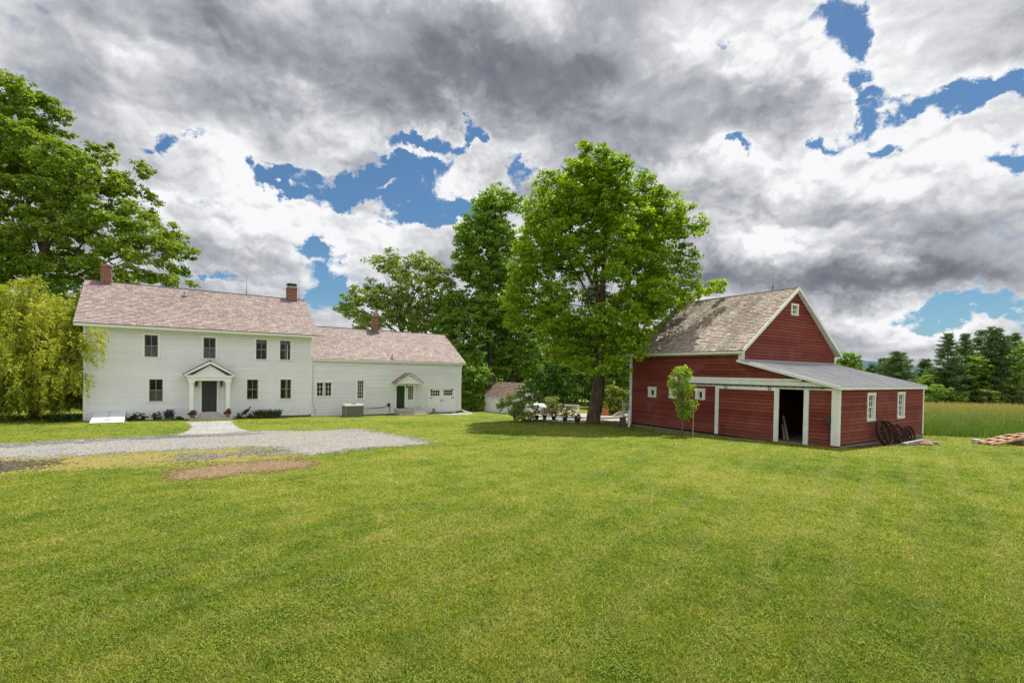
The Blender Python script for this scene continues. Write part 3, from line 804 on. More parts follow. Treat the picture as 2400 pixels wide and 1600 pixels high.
# chimneys
def chimney(par, s0, s1, t0, t1, zb, zt, cap):
    c = MB(lambda a, b, z: (a, b, z - HZ))
    c.box(s0, s1, t0, t1, zb, zt)
    c.box(s0 - .03, s1 + .03, t0 - .03, t1 + .03, zt - .16, zt - .02)
    o = c.build('chimney', M_BRICK, par)
    f = MB(lambda a, b, z: (a, b, z - HZ)); f.box(s0 - .05, s1 + .05, t0 - .06, t1 + .04, zb, zb + .62)
    f.build('flashing', M_LEAD, o)
    f = MB(lambda a, b, z: (a, b, z - HZ)); f.box(s0 + .08, s1 - .08, t0 + .08, t1 - .08, zt, zt + .07); f.build('flue', simple('clay_flue', (.32, .30, .29), .8), o)
    if cap:
        k = MB(lambda a, b, z: (a, b, z - HZ))
        for x in (s0 + .05, s1 - .05):
            for y in (t0 + .05, t1 - .05): k.box(x - .02, x + .02, y - .02, y + .02, zt, zt + .30)
        k.box(s0 + .02, s1 - .02, t0 + .02, t1 - .02, zt + .20, zt + .22)
        m_ = [(s0 - .03, t0 - .03, zt + .30), (s1 + .03, t0 - .03, zt + .30), (s0 - .03, t1 + .03, zt + .30), (s1 + .03, t1 + .03, zt + .30), (s0 + .1, t0 + .1, zt + .38), (s1 - .1, t0 + .1, zt + .38), (s0 + .1, t1 - .1, zt + .38), (s1 - .1, t1 - .1, zt + .38)]
        k.hexa(m_); k.build('chimney_cap', M_IRON, o)
    return o
chimney(mroof, .40, .98, 4.15, 4.85, 8.05, 10.0, False)
chimney(mroof, 12.26, 12.98, 4.15, 4.85, 8.05, 9.82, True)
chimney(wroof, 19.32, 19.78, 3.6, 4.2, 5.95, 8.0, False)
for s, zt in ((4.1, 10.05), (9.29, 10.2), (13.2, 10.5)):
    r = MB(lambda a, b, z: (a, b, z - HZ)); r.tube([(s, 4.53, 8.9), (s, 4.53, zt)], [.014, .008], 5)
    for q in (0, 1, 2): r.tube([(s + .12 * math.cos(q * 2.1), 4.53 + .12 * math.sin(q * 2.1), 8.86), (s, 4.53, 9.25)], .008, 4)
    r.lathe([(.01, 0), (.035, .03), (.01, .06)], 6, (s, 4.53, 9.3)); r.build('lightning_rod', M_IRON, mroof)
v = MB(lambda a, b, z: (a, b, z - HZ)); v.tube([(5.15, 3.54, 8.2), (5.15, 3.54, 8.62)], .028, 8); v.lathe([(.24, 0), (.05, .07)], 10, (5.15, 3.5, 8.24)); v.build('vent_pipe', M_LEAD, mroof)
v = MB(lambda a, b, z: (a, b, z - HZ)); v.tube([(19.68, .0, 3.95), (19.68, 0, 4.48)], .045, 8); v.lathe([(.16, 0), (.06, .2)], 8, (19.68, -.02, 4.02)); v.build('vent_pipe', M_LEAD, wroof)
# windows
cu = [(0.02, .52, 0.04, .47), (0.02, .52, .53, .96)]
val = [(.80, .98, .02, .98)]
for i, o in enumerate(W_UP):
    window(house, hxf, *o, curtain=(cu if i < 2 else val))
for i, o in enumerate(W_LO):
    window(house, hxf, *o, curtain=(cu if i == 0 else [(.02, .98, .0, .16), (.02, .98, .84, 1.0)]))
mid = (WW1[0] + WW1[1]) / 2
window(house, hxf, WW1[0], mid - .06, WW1[2], WW1[3], up=(2, 3), split=1, sash=M_SASHW, trim=.10, cap=0)
window(house, hxf, mid + .06, WW1[1], WW1[2], WW1[3], up=(2, 3), split=1, sash=M_SASHW, trim=.10, cap=0)
window(house, hxf, *WW2, up=(3, 3), lo=(3, 2), split=.4, sash=M_SASHW, trim=.11)
window(house, hxf, *WW3, up=(3, 3), lo=(3, 2), split=.4, sash=M_SASHW, trim=.10)
# front door
M_DOOR = simple('dark_green_door', (.030, .038, .032), .45, .4, var=.12)
M_GREEN = simple('green_door', (.018, .045, .028), .4, .4, var=.12)
def panel_door(xf, d, mat, name, panels, parent, label=None):
    m = MB(xf); a0, a1, z0, z1 = d
    m.box(a0, a1, -.09, -.05, z0, z1)
    for (p0, p1, q0, q1) in panels:
        A0, A1, Z0, Z1 = a0 + (a1 - a0) * p0, a0 + (a1 - a0) * p1, z0 + (z1 - z0) * q0, z0 + (z1 - z0) * q1
        for (x0, x1, y0, y1) in ((A0, A0 + .03, Z0, Z1), (A1 - .03, A1, Z0, Z1), (A0 + .03, A1 - .03, Z0, Z0 + .03), (A0 + .03, A1 - .03, Z1 - .03, Z1)): m.box(x0, x1, -.05, -.028, y0, y1)
        m.box(A0 + .07, A1 - .07, -.05, -.034, Z0 + .07, Z1 - .07)
    o = m.build(name, mat, parent)
    k = MB(xf); k.lathe([(.0, -.035), (.035, -.01), (.035, .01), (.0, .035)], 8, (a0 + .07, 0.0, z0 + 1.0)); k.box(a0 + .055, a0 + .085, -.05, -.02, z0 + .9, z0 + 1.1); k.build('handle', simple('aged_brass', (.25, .17, .06), .35, .5, .8), o)
    if label: o['label'] = label
    return o
panel_door(hxf, DOOR, M_DOOR, 'front_door', [(.1, .47, .84, .96), (.53, .9, .84, .96), (.1, .47, .48, .80), (.53, .9, .48, .80), (.1, .47, .06, .42), (.53, .9, .06, .42)], house)
df = MB(hxf)
df.box(DOOR[0] - .13, DOOR[0], -.1, .065, -.05, 2.17); df.box(DOOR[1], DOOR[1] + .13, -.1, .065, -.05, 2.17); df.box(DOOR[0] - .13, DOOR[1] + .13, -.1, .07, 2.17, 2.30); df.box(DOOR[0] - .04, DOOR[1] + .04, -.1, .07, -.06, .01)
df.build('door_frame', M_TRIM, house)
# porch
for c0, c1, sb, gb_ in ((5.33, 5.57, 5.57, 1), (7.42, 7.66, 7.42, -1)):
    po = MB(hxf)
    po.box(c0, c1, 1.02, 1.26, -.28, 2.20); po.box(c0 - .04, c1 + .04, .98, 1.30, -.28, -.10); po.box(c0 - .04, c1 + .04, .98, 1.30, 2.06, 2.20)
    po.box(c0 + .03, c1 - .03, .03, .14, -.28, 2.20)
    po.prism([(sb, 2.20), (sb, 2.02), (sb + gb_ * .18, 2.20)], 1.08, 1.20, lambda a, z, n: (a, n, z))   # bracket under the beam
    po.build('porch_column', M_TRIM, house)
po = MB(hxf); s0, s1 = 5.20, 7.80
po.box(s0 + .06, s1 - .06, .98, 1.30, 2.20, 2.44); po.box(s0 + .06, s0 + .34, .0, .98, 2.20, 2.44); po.box(s1 - .34, s1 - .06, .0, .98, 2.20, 2.44)
po.box(s0 - .04, s1 + .04, .0, 1.40, 2.44, 2.56)
po.prism([(s0 + .30, 2.56), (s1 - .30, 2.56), ((s0 + s1) / 2, 3.24)], 1.02, 1.16, lambda a, z, n: (a, n, z))
mid = (s0 + s1) / 2
for g in (-1, 1): po.bar((mid + g * 1.46, 1.36, 2.585), (mid, 1.36, 3.42), .16, .15, (0, 1, 0))
po.build('porch_pediment', M_TRIM, house)
pr = MB(hxf)
for g in (-1, 1):
    a, b = (mid + g * 1.50, 2.60), (mid, 3.53); L = math.hypot(b[0] - a[0], b[1] - a[1]); dx, dz = (b[0] - a[0]) / L, (b[1] - a[1]) / L
    n0 = (-dz * g * -1, dx * g * -1)
    nn = (-dz, dx) if dx < 0 else (-dz, dx)
    nx, nz = (-dz, dx) if g < 0 else (dz, -dx)
    if nz < 0: nx, nz = -nx, -nz
    pr.hexa([(a[0], 0, a[1]), (a[0], 1.46, a[1]), (a[0] + nx * .035, 0, a[1] + nz * .035), (a[0] + nx * .035, 1.46, a[1] + nz * .035), (b[0], 0, b[1]), (b[0], 1.46, b[1]), (b[0] + nx * .035, 0, b[1] + nz * .035), (b[0] + nx * .035, 1.46, b[1] + nz * .035)])
pr.build('porch_roof', M_SLATE_DARK, house)
def lantern(xf, a, z, s=1.0):
    k = MB(xf)
    k.box(a - .04 * s, a + .04 * s, .03, .06, z - .02, z + .22 * s); k.bar((a, .05, z + .2 * s), (a, .16, z + .24 * s), .02, .02)
    k.lathe([(.02, .24 * s), (.07 * s, .19 * s), (.085 * s, .17 * s), (.06 * s, .16 * s)], 8, (a, .15, z))
    for q in range(4): k.tube([(a + .06 * s * math.cos(q * 1.57 + .78), .15 + .06 * s * math.sin(q * 1.57 + .78), z + .17 * s), (a + .045 * s * math.cos(q * 1.57 + .78), .15 + .045 * s * math.sin(q * 1.57 + .78), z - .05 * s)], .008, 4)
    k.lathe([(.055 * s, -.07 * s), (.05 * s, -.04 * s)], 8, (a, .15, z))
    o = k.build('wall_lantern', M_IRON, house)
    g = MB(xf); g.lathe([(.045 * s, -.04 * s), (.055 * s, .16 * s)], 8, (a, .15, z)); g.build('lantern_glass', glass_mat('lantern_glass', (.85, .85, .8)), o)
lantern(hxf, 5.78, 1.85, 1.2); lantern(hxf, 7.24, 1.85, 1.2)
# wing door, window hood, steps
panel_door(hxf, WDOOR, M_GREEN, 'side_door', [(.08, .92, .04, .96)], house)
df = MB(hxf)
df.box(WDOOR[0] - .10, WDOOR[0], -.1, .065, -.18, 1.79); df.box(WDOOR[1], WDOOR[1] + .12, -.1, .065, -.18, 1.79); df.box(WDOOR[0] - .10, WDOOR[1] + .12, -.1, .07, 1.79, 1.92)
df.build('door_frame', M_TRIM, house)
hd_ = MB(hxf); a0, a1 = 19.72, 22.12; mid = (a0 + a1) / 2
hd_.box(a0 + .05, a1 - .05, .03, .92, 1.98, 2.08)
hd_.prism([(a0 + .22, 2.08), (a1 - .22, 2.08), (mid, 2.66)], .80, .90, lambda a, z, n: (a, n, z))
for g in (-1, 1): hd_.bar((mid + g * 1.16, .96, 2.03), (mid, .96, 2.80), .10, .11, (0, 1, 0))
for s in (a0 + .14, a1 - .14):
    hd_.box(s - .05, s + .05, .03, .10, 1.40, 1.98); hd_.bar((s, .10, 1.48), (s, .80, 1.96), .09, .09, (1, 0, 0))
hd_.build('door_hood', M_TRIM, house)
pr = MB(hxf)
for g in (-1, 1):
    a, b = (mid + g * 1.24, 2.05), (mid, 2.90); L = math.hypot(b[0] - a[0], b[1] - a[1]); dx, dz = (b[0] - a[0]) / L, (b[1] - a[1]) / L
    nx, nz = -dz, dx
    if nz < 0: nx, nz = -nx, -nz
    def P(s, d, h, a=a, dx=dx, dz=dz, nx=nx, nz=nz): return (a[0] + dx * d + nx * h, 1.04 - s, a[1] + dz * d + nz * h)
    slate_slope(pr, 1.0, L, .24, .17, P, 40 + g)
    pr.hexa([(a[0], 0, a[1] - .01), (a[0], 1.03, a[1] - .01), (a[0] - nx * .03, 0, a[1] - nz * .03), (a[0] - nx * .03, 1.03, a[1] - nz * .03), (b[0], 0, b[1] - .01), (b[0], 1.03, b[1] - .01), (b[0] - nx * .03, 0, b[1] - nz * .03), (b[0] - nx * .03, 1.03, b[1] - nz * .03)])
pr.build('hood_roof', slate_mat('hood_slate', [(0, (.10, .07, .065)), (.5, (.20, .14, .12)), (.8, (.30, .22, .18)), (1, (.36, .22, .15))], (.06, .04, .04), .6), house)
lantern(hxf, 21.0, 1.66, .8)
# garage doors
def leaf_door(a0, a1, zb, zt, win, hinge):
    m = MB(hxf); fr = .11
    m.box(a0, a1, -.05, .0, zb, zt)
    zm = zb + (zt - zb) * .62
    for (x0, x1, y0, y1) in ((a0, a0 + fr, zb, zt), (a1 - fr, a1, zb, zt), (a0 + fr, a1 - fr, zb, zb + .14), (a0 + fr, a1 - fr, zm - .06, zm + .06), (a0 + fr, a1 - fr, zt - .13, zt)): m.box(x0, x1, 0, .028, y0, y1)
    m.bar((a0 + fr, .012, zm - .06), (a1 - fr, .012, zb + .14), .024, .10, (0, 0, 1)); m.bar((a0 + fr, .010, zb + .14), (a1 - fr, .010, zm - .06), .018, .10, (0, 0, 1))
    d = m.build('garage_door', M_TRIM, house)
    g = MB(hxf); g.box(win[0], win[1], .001, .012, win[2], win[3]); g.build('pane', simple('dark_pane', (.012, .014, .014), .12, .5), d)
    s = MB(hxf)
    for i in range(5): q = win[0] + (win[1] - win[0]) * i / 4; s.box(q - .017, q + .017, .012, .03, win[2] - .017, win[3] + .017)
    for j in range(3): q = win[2] + (win[3] - win[2]) * j / 2; s.box(win[0] - .017, win[1] + .017, .013, .028, q - .017, q + .017)
    s.build('sash', M_SASHW, d)
    for z in (zt - .08, zm, zb + .12):
        k = MB(hxf)
        if hinge < 0: k.box(a0 - .06, a0 + .26, .03, .045, z - .03, z + .03)
        else: k.box(a1 - .26, a1 + .06, .03, .045, z - .03, z + .03)
        k.build('hinge', M_IRON, d)
    k = MB(hxf); x = a1 - .10 if hinge < 0 else a0 + .10
    k.box(x - .02, x + .02, .028, .06, zm - .34, zm - .14); k.build('handle', M_IRON, d)
gm = (GAR[0] + GAR[1]) / 2
leaf_door(GAR[0] + .04, gm - .01, -.64, 1.50, (23.30, 24.18, .88, 1.38), -1)
leaf_door(gm + .01, GAR[1] - .04, -.64, 1.50, (24.60, 25.48, .90, 1.40), 1)
gf = MB(hxf); gf.box(GAR[0] - .14, GAR[0] + .03, -.05, .065, -.66, 1.52); gf.box(GAR[1] - .03, GAR[1] + .14, -.05, .065, -.66, 1.52); gf.box(GAR[0] - .14, GAR[1] + .14, -.05, .07, 1.52, 1.70)
gf.build('door_frame', M_TRIM, house)
# gutter pipe, meter, spigot, vent
dp = MB(hxf); dp.tube([(SW + .10, .16, 3.74), (SW + .05, .10, 3.45), (SW + .02, .09, 3.3), (SW + .02, .09, -.40), (SW + .30, .25, -.55), (SW + 1.0, .9, -.82)], .045, 8); dp.build('downspout', M_TRIM, house)
mt = MB(hxf); mt.box(19.30, 19.50, .03, .16, .04, .32); mt.lathe([(.07, 0), (.07, .05), (.0, .07)], 10, (19.4, .16, .2)); mt.tube([(19.52, .06, .05), (19.52, .06, -.9)], .02, 6); mt.tube([(19.30, .06, .12), (18.9, .06, -.02), (16.7, .5, -.06)], .02, 6); mt.build('electric_meter', simple('dark_meter', (.03, .03, .035), .5, .4), house)
vt = MB(hxf); vt.box(22.13, 22.33, .02, .09, .06, .22); vt.build('wall_vent', M_TRIM, house)
cb = MB(hxf); cb.tube([(SM + .12, .07, 3.4), (SM + .12, .07, .35), (SM + .35, .09, -.1), (SM + .30, .09, -.5)], .022, 6); cb.build('cable_conduit', simple('grey_conduit', (.55, .55, .54), .5), house)
sp_ = MB(hxf); sp_.tube([(12.4, .05, -.1), (12.4, .22, -.1), (12.4, .26, -.5)], .018, 6); sp_.build('spigot', M_TRIM, house)
# ---------------------------------------------------------------- red barn
BZ = -.05; BA = -1.006
barn = thing('barn', 'red clapboard barn with weathered gable roof and metal roofed lean-to', 'barn', (14.789, 21.964, BZ), BA)
M_RED = None
def red_mat():
    m, nt, out = new_mat('barn_red_paint')
    tc = nt.node('ShaderNodeTexCoord').outputs['Object']
    g = nt.node('ShaderNodeNewGeometry').outputs['Random Per Island']
    mp = nt.node('ShaderNodeMapping'); nt.set(mp.inputs[0], tc); mp.inputs['Scale'].default_value = (.6, .6, 3)
    n = nt.noise(mp.outputs[0], 1.4, 6, .65); n2 = nt.noise(tc, 9, 5, .7)
    f = nt.math('ADD', nt.math('MULTIPLY', g, .45), nt.math('MULTIPLY', n, .6))
    c = nt.ramp(f, [(.25, (.135, .026, .019)), (.5, (.190, .039, .028)), (.8, (.235, .058, .042))])
    c = nt.mix(nt.maprange(n2, .66, .74, 0, .35), c, (.33, .20, .16))
    n3 = nt.noise(tc, .7, 6, .7, .5)
    c = nt.mix(nt.maprange(n3, .50, .66, 0, .38), c, (.25, .105, .082))
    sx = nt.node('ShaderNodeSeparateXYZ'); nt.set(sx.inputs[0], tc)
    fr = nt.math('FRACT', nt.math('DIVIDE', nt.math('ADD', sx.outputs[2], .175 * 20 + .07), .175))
    c = nt.mix(nt.math('MULTIPLY', nt.maprange(fr, .84, .93), .6), c, (.030, .010, .008))  # shadow line below each board edge, painted into the red
    sp = nt.math('MULTIPLY', nt.maprange(sx.outputs[2], .75, .0), nt.maprange(n2, .40, .60)); c = nt.mix(nt.math('MULTIPLY', sp, .45), c, (.12, .09, .065))
    principled(nt, out, c, .75, .2, bump=n2, bstr=.2, bdist=.01)
    return m
M_RED = red_mat()
M_BTRIM = simple('barn_white_trim', (.72, .73, .69), .6, .3, var=.12, scale=3)
def ax(a, n, z): return (a, -n, z - BZ)            # long wall with the sliding door
def bx(a, n, z): return (n, a, z - BZ)             # right wall of the lean-to
def gx(a, n, z): return (-4.70 + n, a, z - BZ)     # gable wall
def raw(x, y, z): return (x, y, z - BZ)
UF, UM, VG, VL = -12.727, -4.70, 10.0, 9.667
SLP = .258
BW = [(-10.96, -10.66, 1.75, 2.14), (-9.29, -9.01, 1.75, 2.15), (-7.39, -7.11, 1.78, 2.17)]
bops = [(a - .03, b + .03, c - .03, d + .03) for a, b, c, d in BW] + [(-2.72, -1.36, -.2, 2.50)]
def a_rng(z):
    u = 0 if z < 2.6 else max(UM, -(z - 2.6) / SLP)
    return (UF, u)
wb_ = MB(ax); clap(wb_, a_rng, -.12, 4.34, .175, bops, .042)
def ext(q):
    i = len(wb_.v); wb_.v += q.v; wb_.f += [tuple(k + i for k in f) for f in q.f]
def bgable(z):
    zz = 4.42
    if z <= zz: return (0, VG)
    q = (z - zz) / (3.86 / 5.0)
    return (min(q, 4.99), max(VG - q, 5.01))
q = MB(gx); clap(q, bgable, 3.73, 8.22, .175, [(4.69, 5.29, 6.76, 7.29)], .042); ext(q)
q = MB(lambda a, n, z: (UF - n, a, z - BZ)); clap(q, bgable, -.25, 8.22, .175, (), .042); ext(q)
LW = [(2.86, 3.49, 1.11, 2.28), (6.33, 6.98, 1.12, 2.29)]
q = MB(bx); clap(q, lambda z: (0, VL), .055, 2.56, .175, [(a - .03, b + .03, c - .03, d + .03) for a, b, c, d in LW], .042); ext(q)
q = MB(lambda a, n, z: (a, VG + n, z - BZ)); clap(q, lambda z: (UF, UM), -.2, 4.34, .175, (), .042); ext(q)
q = MB(lambda a, n, z: (a, VL + n, z - BZ)); clap(q, lambda z: (UM, 0 if z < 2.6 else -(z - 2.6) / SLP), 0, 3.8, .175, (), .042); ext(q)
# inner partition keeps the lean-to dark
q = MB(raw); q.face((UM, 0, -.1), (UM, VG, -.1), (UM, VG, 4), (UM, 0, 4)); ext(q)
wb_.build('wall', M_RED, barn)
fl = MB(raw); fl.box(UF + .03, UM, .03, VG - .03, -.9, -.22); fl.box(UM, -.02, .02, VL - .03, -.9, -.11); fl.box(-.02, .04, .05, VL - .02, -.9, -.005)
fl.build('foundation', simple('barn_foundation', (.20, .18, .15), .9, .1, var=.5, scale=4, bump=.5, bscale=10), barn)
# gable roof
er, ez, rr, rz = -.392, 4.467, 5.0, 8.286
sl = math.hypot(rr - er, rz - ez); ux, uz = (rr - er) / sl, (rz - ez) / sl
u0, u1 = UF - .084, UM + .275
rf = MB(raw)
pf = lambda s, d, h: (u0 + s, er + ux * d - uz * h, ez + uz * d + ux * h)
slate_slope(rf, u1 - u0, sl, .26, .168, pf, 21, jit=.014, gap=.02)
pb = lambda s, d, h: (u0 + s, VG - er - ux * d + uz * h, ez + uz * d + ux * h)
slate_slope(rf, u1 - u0, sl, .5, .336, pb, 22, jit=.014)
broof = rf.build('roof', M_SHING, barn)
b = MB(raw)
for f in (lambda d, h: (er + ux * d - uz * h, ez + uz * d + ux * h), lambda d, h: (VG - er - ux * d + uz * h, ez + uz * d + ux * h)):
    b.hexa([(s, *f(d, h)) for d, h in ((.02, -.07), (.02, -.004), (sl - .03, -.07), (sl - .03, -.004)) for s in (u0 + .02, u1 - .02)])
b.build('roof_deck', simple('barn_soffit', (.66, .67, .63), .7, .2, var=.15), broof)
for y0, y1 in ((er, rr), (VG - er, rr)):
    k = MB(raw); s = u1 + .002
    sg = 1 if y0 < y1 else -1
    k.bar((s, y0 + sg * .0, ez - .045), (s, y1, rz - .045), .035, .17, (0, 0, 1)); k.build('rake_board', M_BTRIM, broof)
k = MB(raw); k.bar((u0, rr, rz + .03), (u1, rr, rz + .03), .12, .03); k.build('ridge_cap', simple('ridge_metal', (.42, .42, .41), .5, .3, .4), broof)
r = MB(raw); s = -6.0; r.tube([(s, 5, 8.28), (s, 5, 9.35)], [.016, .008], 5)
for q in (0, 1, 2): r.tube([(s + .12 * math.cos(q * 2.1), 5 + .12 * math.sin(q * 2.1), 8.26), (s, 5, 8.62)], .009, 4)
r.build('lightning_rod', M_IRON, broof)
t = MB(raw); t.box(u0 + .03, UM + .03, -.37, -.032, 4.30, 4.43); t.box(u0 + .03, UM, -.032, .0, 4.24, 4.30); t.build('cornice', M_BTRIM, barn)
t = MB(ax); t.box(UF - .03, UF + .17, .001, .055, -.22, 4.29); t.box(UF - .03, UF - .001, -.2, .001, -.22, 4.29); t.build('corner_board', M_BTRIM, barn)
t = MB(ax); t.box(UM - .22, UM + .02, .034, .06, 3.86, 4.30); t.box(UM + .002, UM + .036, -.12, .034, 3.90, 4.40); t.build('corner_board', M_BTRIM, barn)
t = MB(gx); t.box(VG - .12, VG + .03, .002, .05, 3.88, 4.40); t.build('corner_board', M_BTRIM, barn)
t = MB(ax); t.box(-.26, .035, .034, .10, .01, 2.62); t.box(.002, .045, -.11, .034, .01, 2.56); t.build('corner_board', M_BTRIM, barn)
t = MB(bx); t.box(VL - .10, VL + .04, .002, .05, .06, 2.54); t.build('corner_board', M_BTRIM, barn)
# lean-to roof of ribbed metal
def metal_mat():
    m, nt, out = new_mat('galvanised_metal')
    tc = nt.node('ShaderNodeTexCoord').outputs['Object']
    n = nt.noise(tc, 1.1, 6, .65); n2 = nt.noise(tc, 25, 3, .6)
    mp = nt.node('ShaderNodeMapping'); nt.set(mp.inputs[0], tc); mp.inputs['Scale'].default_value = (.35, 3, .35)
    st = nt.noise(mp.outputs[0], 2.4, 5, .65)
    c = nt.ramp(nt.math('ADD', nt.math('MULTIPLY', n, .5), nt.math('MULTIPLY', st, .5)), [(.35, (.30, .305, .315)), (.6, (.42, .425, .44))])
    principled(nt, out, c, .42, .6, 0.0)
    return m
M_METAL = metal_mat()
def leanroof():
    mb = MB(raw); v0, v1 = -.30, 9.72; ue, uh = .17, UM - .02
    zt = lambda u: 2.70 - (u - .15) * SLP
    # rib profile across v
    pts = []; v = v0
    while v < v1:
        for dv, h in ((0, 0), (.225, 0), (.24, .045), (.27, .045), (.285, 0)):
            if v + dv <= v1: pts.append((v + dv, h))
        v += .2851
    n = len(pts); rows = []
    for u in (ue, -1.5, -3.1, uh):
        rows.append(mb.p([(u, v, zt(u) + h) for v, h in pts]))
    for a, b in zip(rows, rows[1:]):
        for i in range(n - 1): mb.f.append((a + i, a + i + 1, b + i + 1, b + i))
    o = mb.build('lean_to_roof', M_METAL, barn)
    k = MB(raw); k.hexa([(u, v, zt(u) + h) for u, h in ((.14, -.10), (.14, -.012), (uh, -.10), (uh, -.012)) for v in (v0 + .03, v1 - .03)]); k.build('roof_deck', bpy.data.materials['barn_soffit'], o)
    k = MB(raw)
    k.hexa([(u, v, zt(u) + h) for u, h in ((.15, -.135), (.15, -.014), (UM - .16, -.135), (UM - .16, -.014)) for v in (v0 - .01, v0 + .028)])
    k.build('rake_board', M_BTRIM, o)
    k = MB(raw); k.box(.142, .172, v0 + .03, v1, 2.555, 2.675); k.build('fascia', M_BTRIM, o)
    k = MB(raw); k.box(.0, .14, 0, v1 - .1, 2.57, 2.59); k.build('soffit', bpy.data.materials['barn_soffit'], o)
    k = MB(raw); k.hexa([(UM + .034, 0.15, 3.94), (UM + .22, .15, 3.92), (UM + .034, VL, 3.94), (UM + .22, VL, 3.92), (UM + .034, .15, 4.02), (UM + .22, .15, 3.945), (UM + .034, VL, 4.02), (UM + .22, VL, 3.945)]); k.build('flashing', M_METAL, o)
leanroof()
# windows
for i, o in enumerate(BW):
    window(barn, ax, *o, trim=.185, up=(1, 1), split=1, sash=M_SASHW, trim_mat=M_BTRIM, cap=.02, sill=.05, proud=.055)
for o in LW:
    window(barn, bx, *o, trim=.125, up=(3, 2), lo=(3, 2), sash=M_SASHW, trim_mat=M_BTRIM, cap=.02, sill=.06, proud=.055, curtain=[(.0, .5, .05, .95)])
window(barn, gx, 4.72, 5.27, 6.79, 7.27, trim=.12, up=(3, 2), split=1, sash=M_SASHW, trim_mat=M_BTRIM, cap=.02, sill=.04, proud=.055, curtain=[(.0, 1, .02, .98)])
# header band, sliding door, track
def topline(u): return 2.6 - u * SLP
hb = MB(ax)
hb.hexa([(u, n, z) for u, zs in ((-9.35, (2.88, 3.02)), (-1.62, (2.88, 3.0))) for n in (.034, .06) for z in zs])
hb.build('header_board', M_BTRIM, barn)
hb = MB(ax)
hb.hexa([(u, n, z) for u, zs in ((-9.35, (2.66, 2.88)), (-1.12, (2.66, 2.86))) for n in (.034, .13) for z in zs])
hb.prism([(-1.12, 2.66), (-1.12, 2.86), (-.35, 2.665)], .034, .13, lambda a, z, n: (a, n, z))
hb.build('track_cover', M_BTRIM, barn)
hb = MB(ax); hb.box(-7.9, -.262, .034, .06, 2.50, 2.61); hb.build('header_board', M_BTRIM, barn)
tk = MB(ax); tk.box(-7.9, -.5, .13, .165, 2.60, 2.645)
u = -7.8
while u < -.5: tk.box(u - .02, u + .02, .10, .175, 2.575, 2.655); u += .42
tk.build('door_track', M_IRON, barn)
dr = MB(lambda a, n, z: ax(a, n + .10, z)); clap(dr, lambda z: (-6.0, -2.85), -.12, 2.44, .175, (), .042)
dr.face((-6.0, 0, -.08), (-2.85, 0, -.08), (-2.85, 0, 2.44), (-6.0, 0, 2.44))
door = dr.build('sliding_door', M_RED, barn)
k = MB(ax); k.box(-6.20, -5.98, .09, .145, -.13, 2.56); k.box(-2.88, -2.65, .09, .145, -.13, 2.56); k.box(-5.98, -2.88, .09, .14, 2.40, 2.54); k.build('door_trim', M_BTRIM, door)
for u in (-5.55, -3.12):
    k = MB(ax); k.tube([(u - .06, .16, 2.62), (u - .06, .16, 2.46), (u, .16, 2.41), (u + .06, .16, 2.46), (u + .06, .16, 2.62)], .016, 5); k.build('door_hanger', M_IRON, door)
k = MB(ax); k.box(-5.85, -5.60, .112, .128, -.06, .38); k.build('door_patch', simple('patch_red', (.12, .02, .017), .8, .2), door)
k = MB(ax); k.box(-1.48, -1.26, .034, .10, -.12, 2.50); k.build('door_post', M_BTRIM, barn)
k = MB(ax); k.box(-2.72, -1.45, -.25, .06, -.2, -.085); k.build('threshold', simple('threshold_wood', (.25, .22, .17), .85, .2, var=.3), barn)
k = MB(ax); k.box(-.46, -.275, .03, .15, .98, 1.30); k.lathe([(.08, 0), (.08, .1), (.05, .14)], 10, (-.36, .17, 1.1)); k.tube([(-.36, .1, 1.0), (-.36, .1, .2)], .02, 6); k.build('electric_meter', bpy.data.materials['dark_meter'], barn)
# what can be made out inside the doorway
bmat = simple('pale_board', (.36, .30, .22), .8, .2, var=.2)
def barnpt(u, v, z):
    c, s = math.cos(BA), math.sin(BA)
    return (14.789 + u * c - v * s, 21.964 + u * s + v * c, z)
for (a, b, lab) in (((-3.35, 1.6, 1.05), (-2.62, .75, -.11), 'pale loose board leaning inside the barn doorway, the longer one'), ((-3.30, 1.45, .60), (-2.82, .8, -.11), 'pale loose board leaning inside the barn doorway, the shorter one')):
    A, B = Vector(barnpt(*a)), Vector(barnpt(*b))
    m = MB(); m.bar(A - B, (0, 0, 0), .10, .03); tag(m.build('board', bmat, None, loc=B), lab, 'board', 'boards leaning inside the barn')
m = MB(); m.lathe([(.26, 0), (.28, .02), (.28, .30), (.29, .31), (.28, .33), (.28, .62), (.29, .63), (.28, .65), (.27, .9), (.24, .92)], 16)
tag(m.build('drum', simple('pale_plastic', (.42, .42, .40), .5, .3, var=.15), None, True, loc=barnpt(-2.55, 2.6, -.11)), 'pale plastic drum standing inside the dark barn doorway', 'drum')
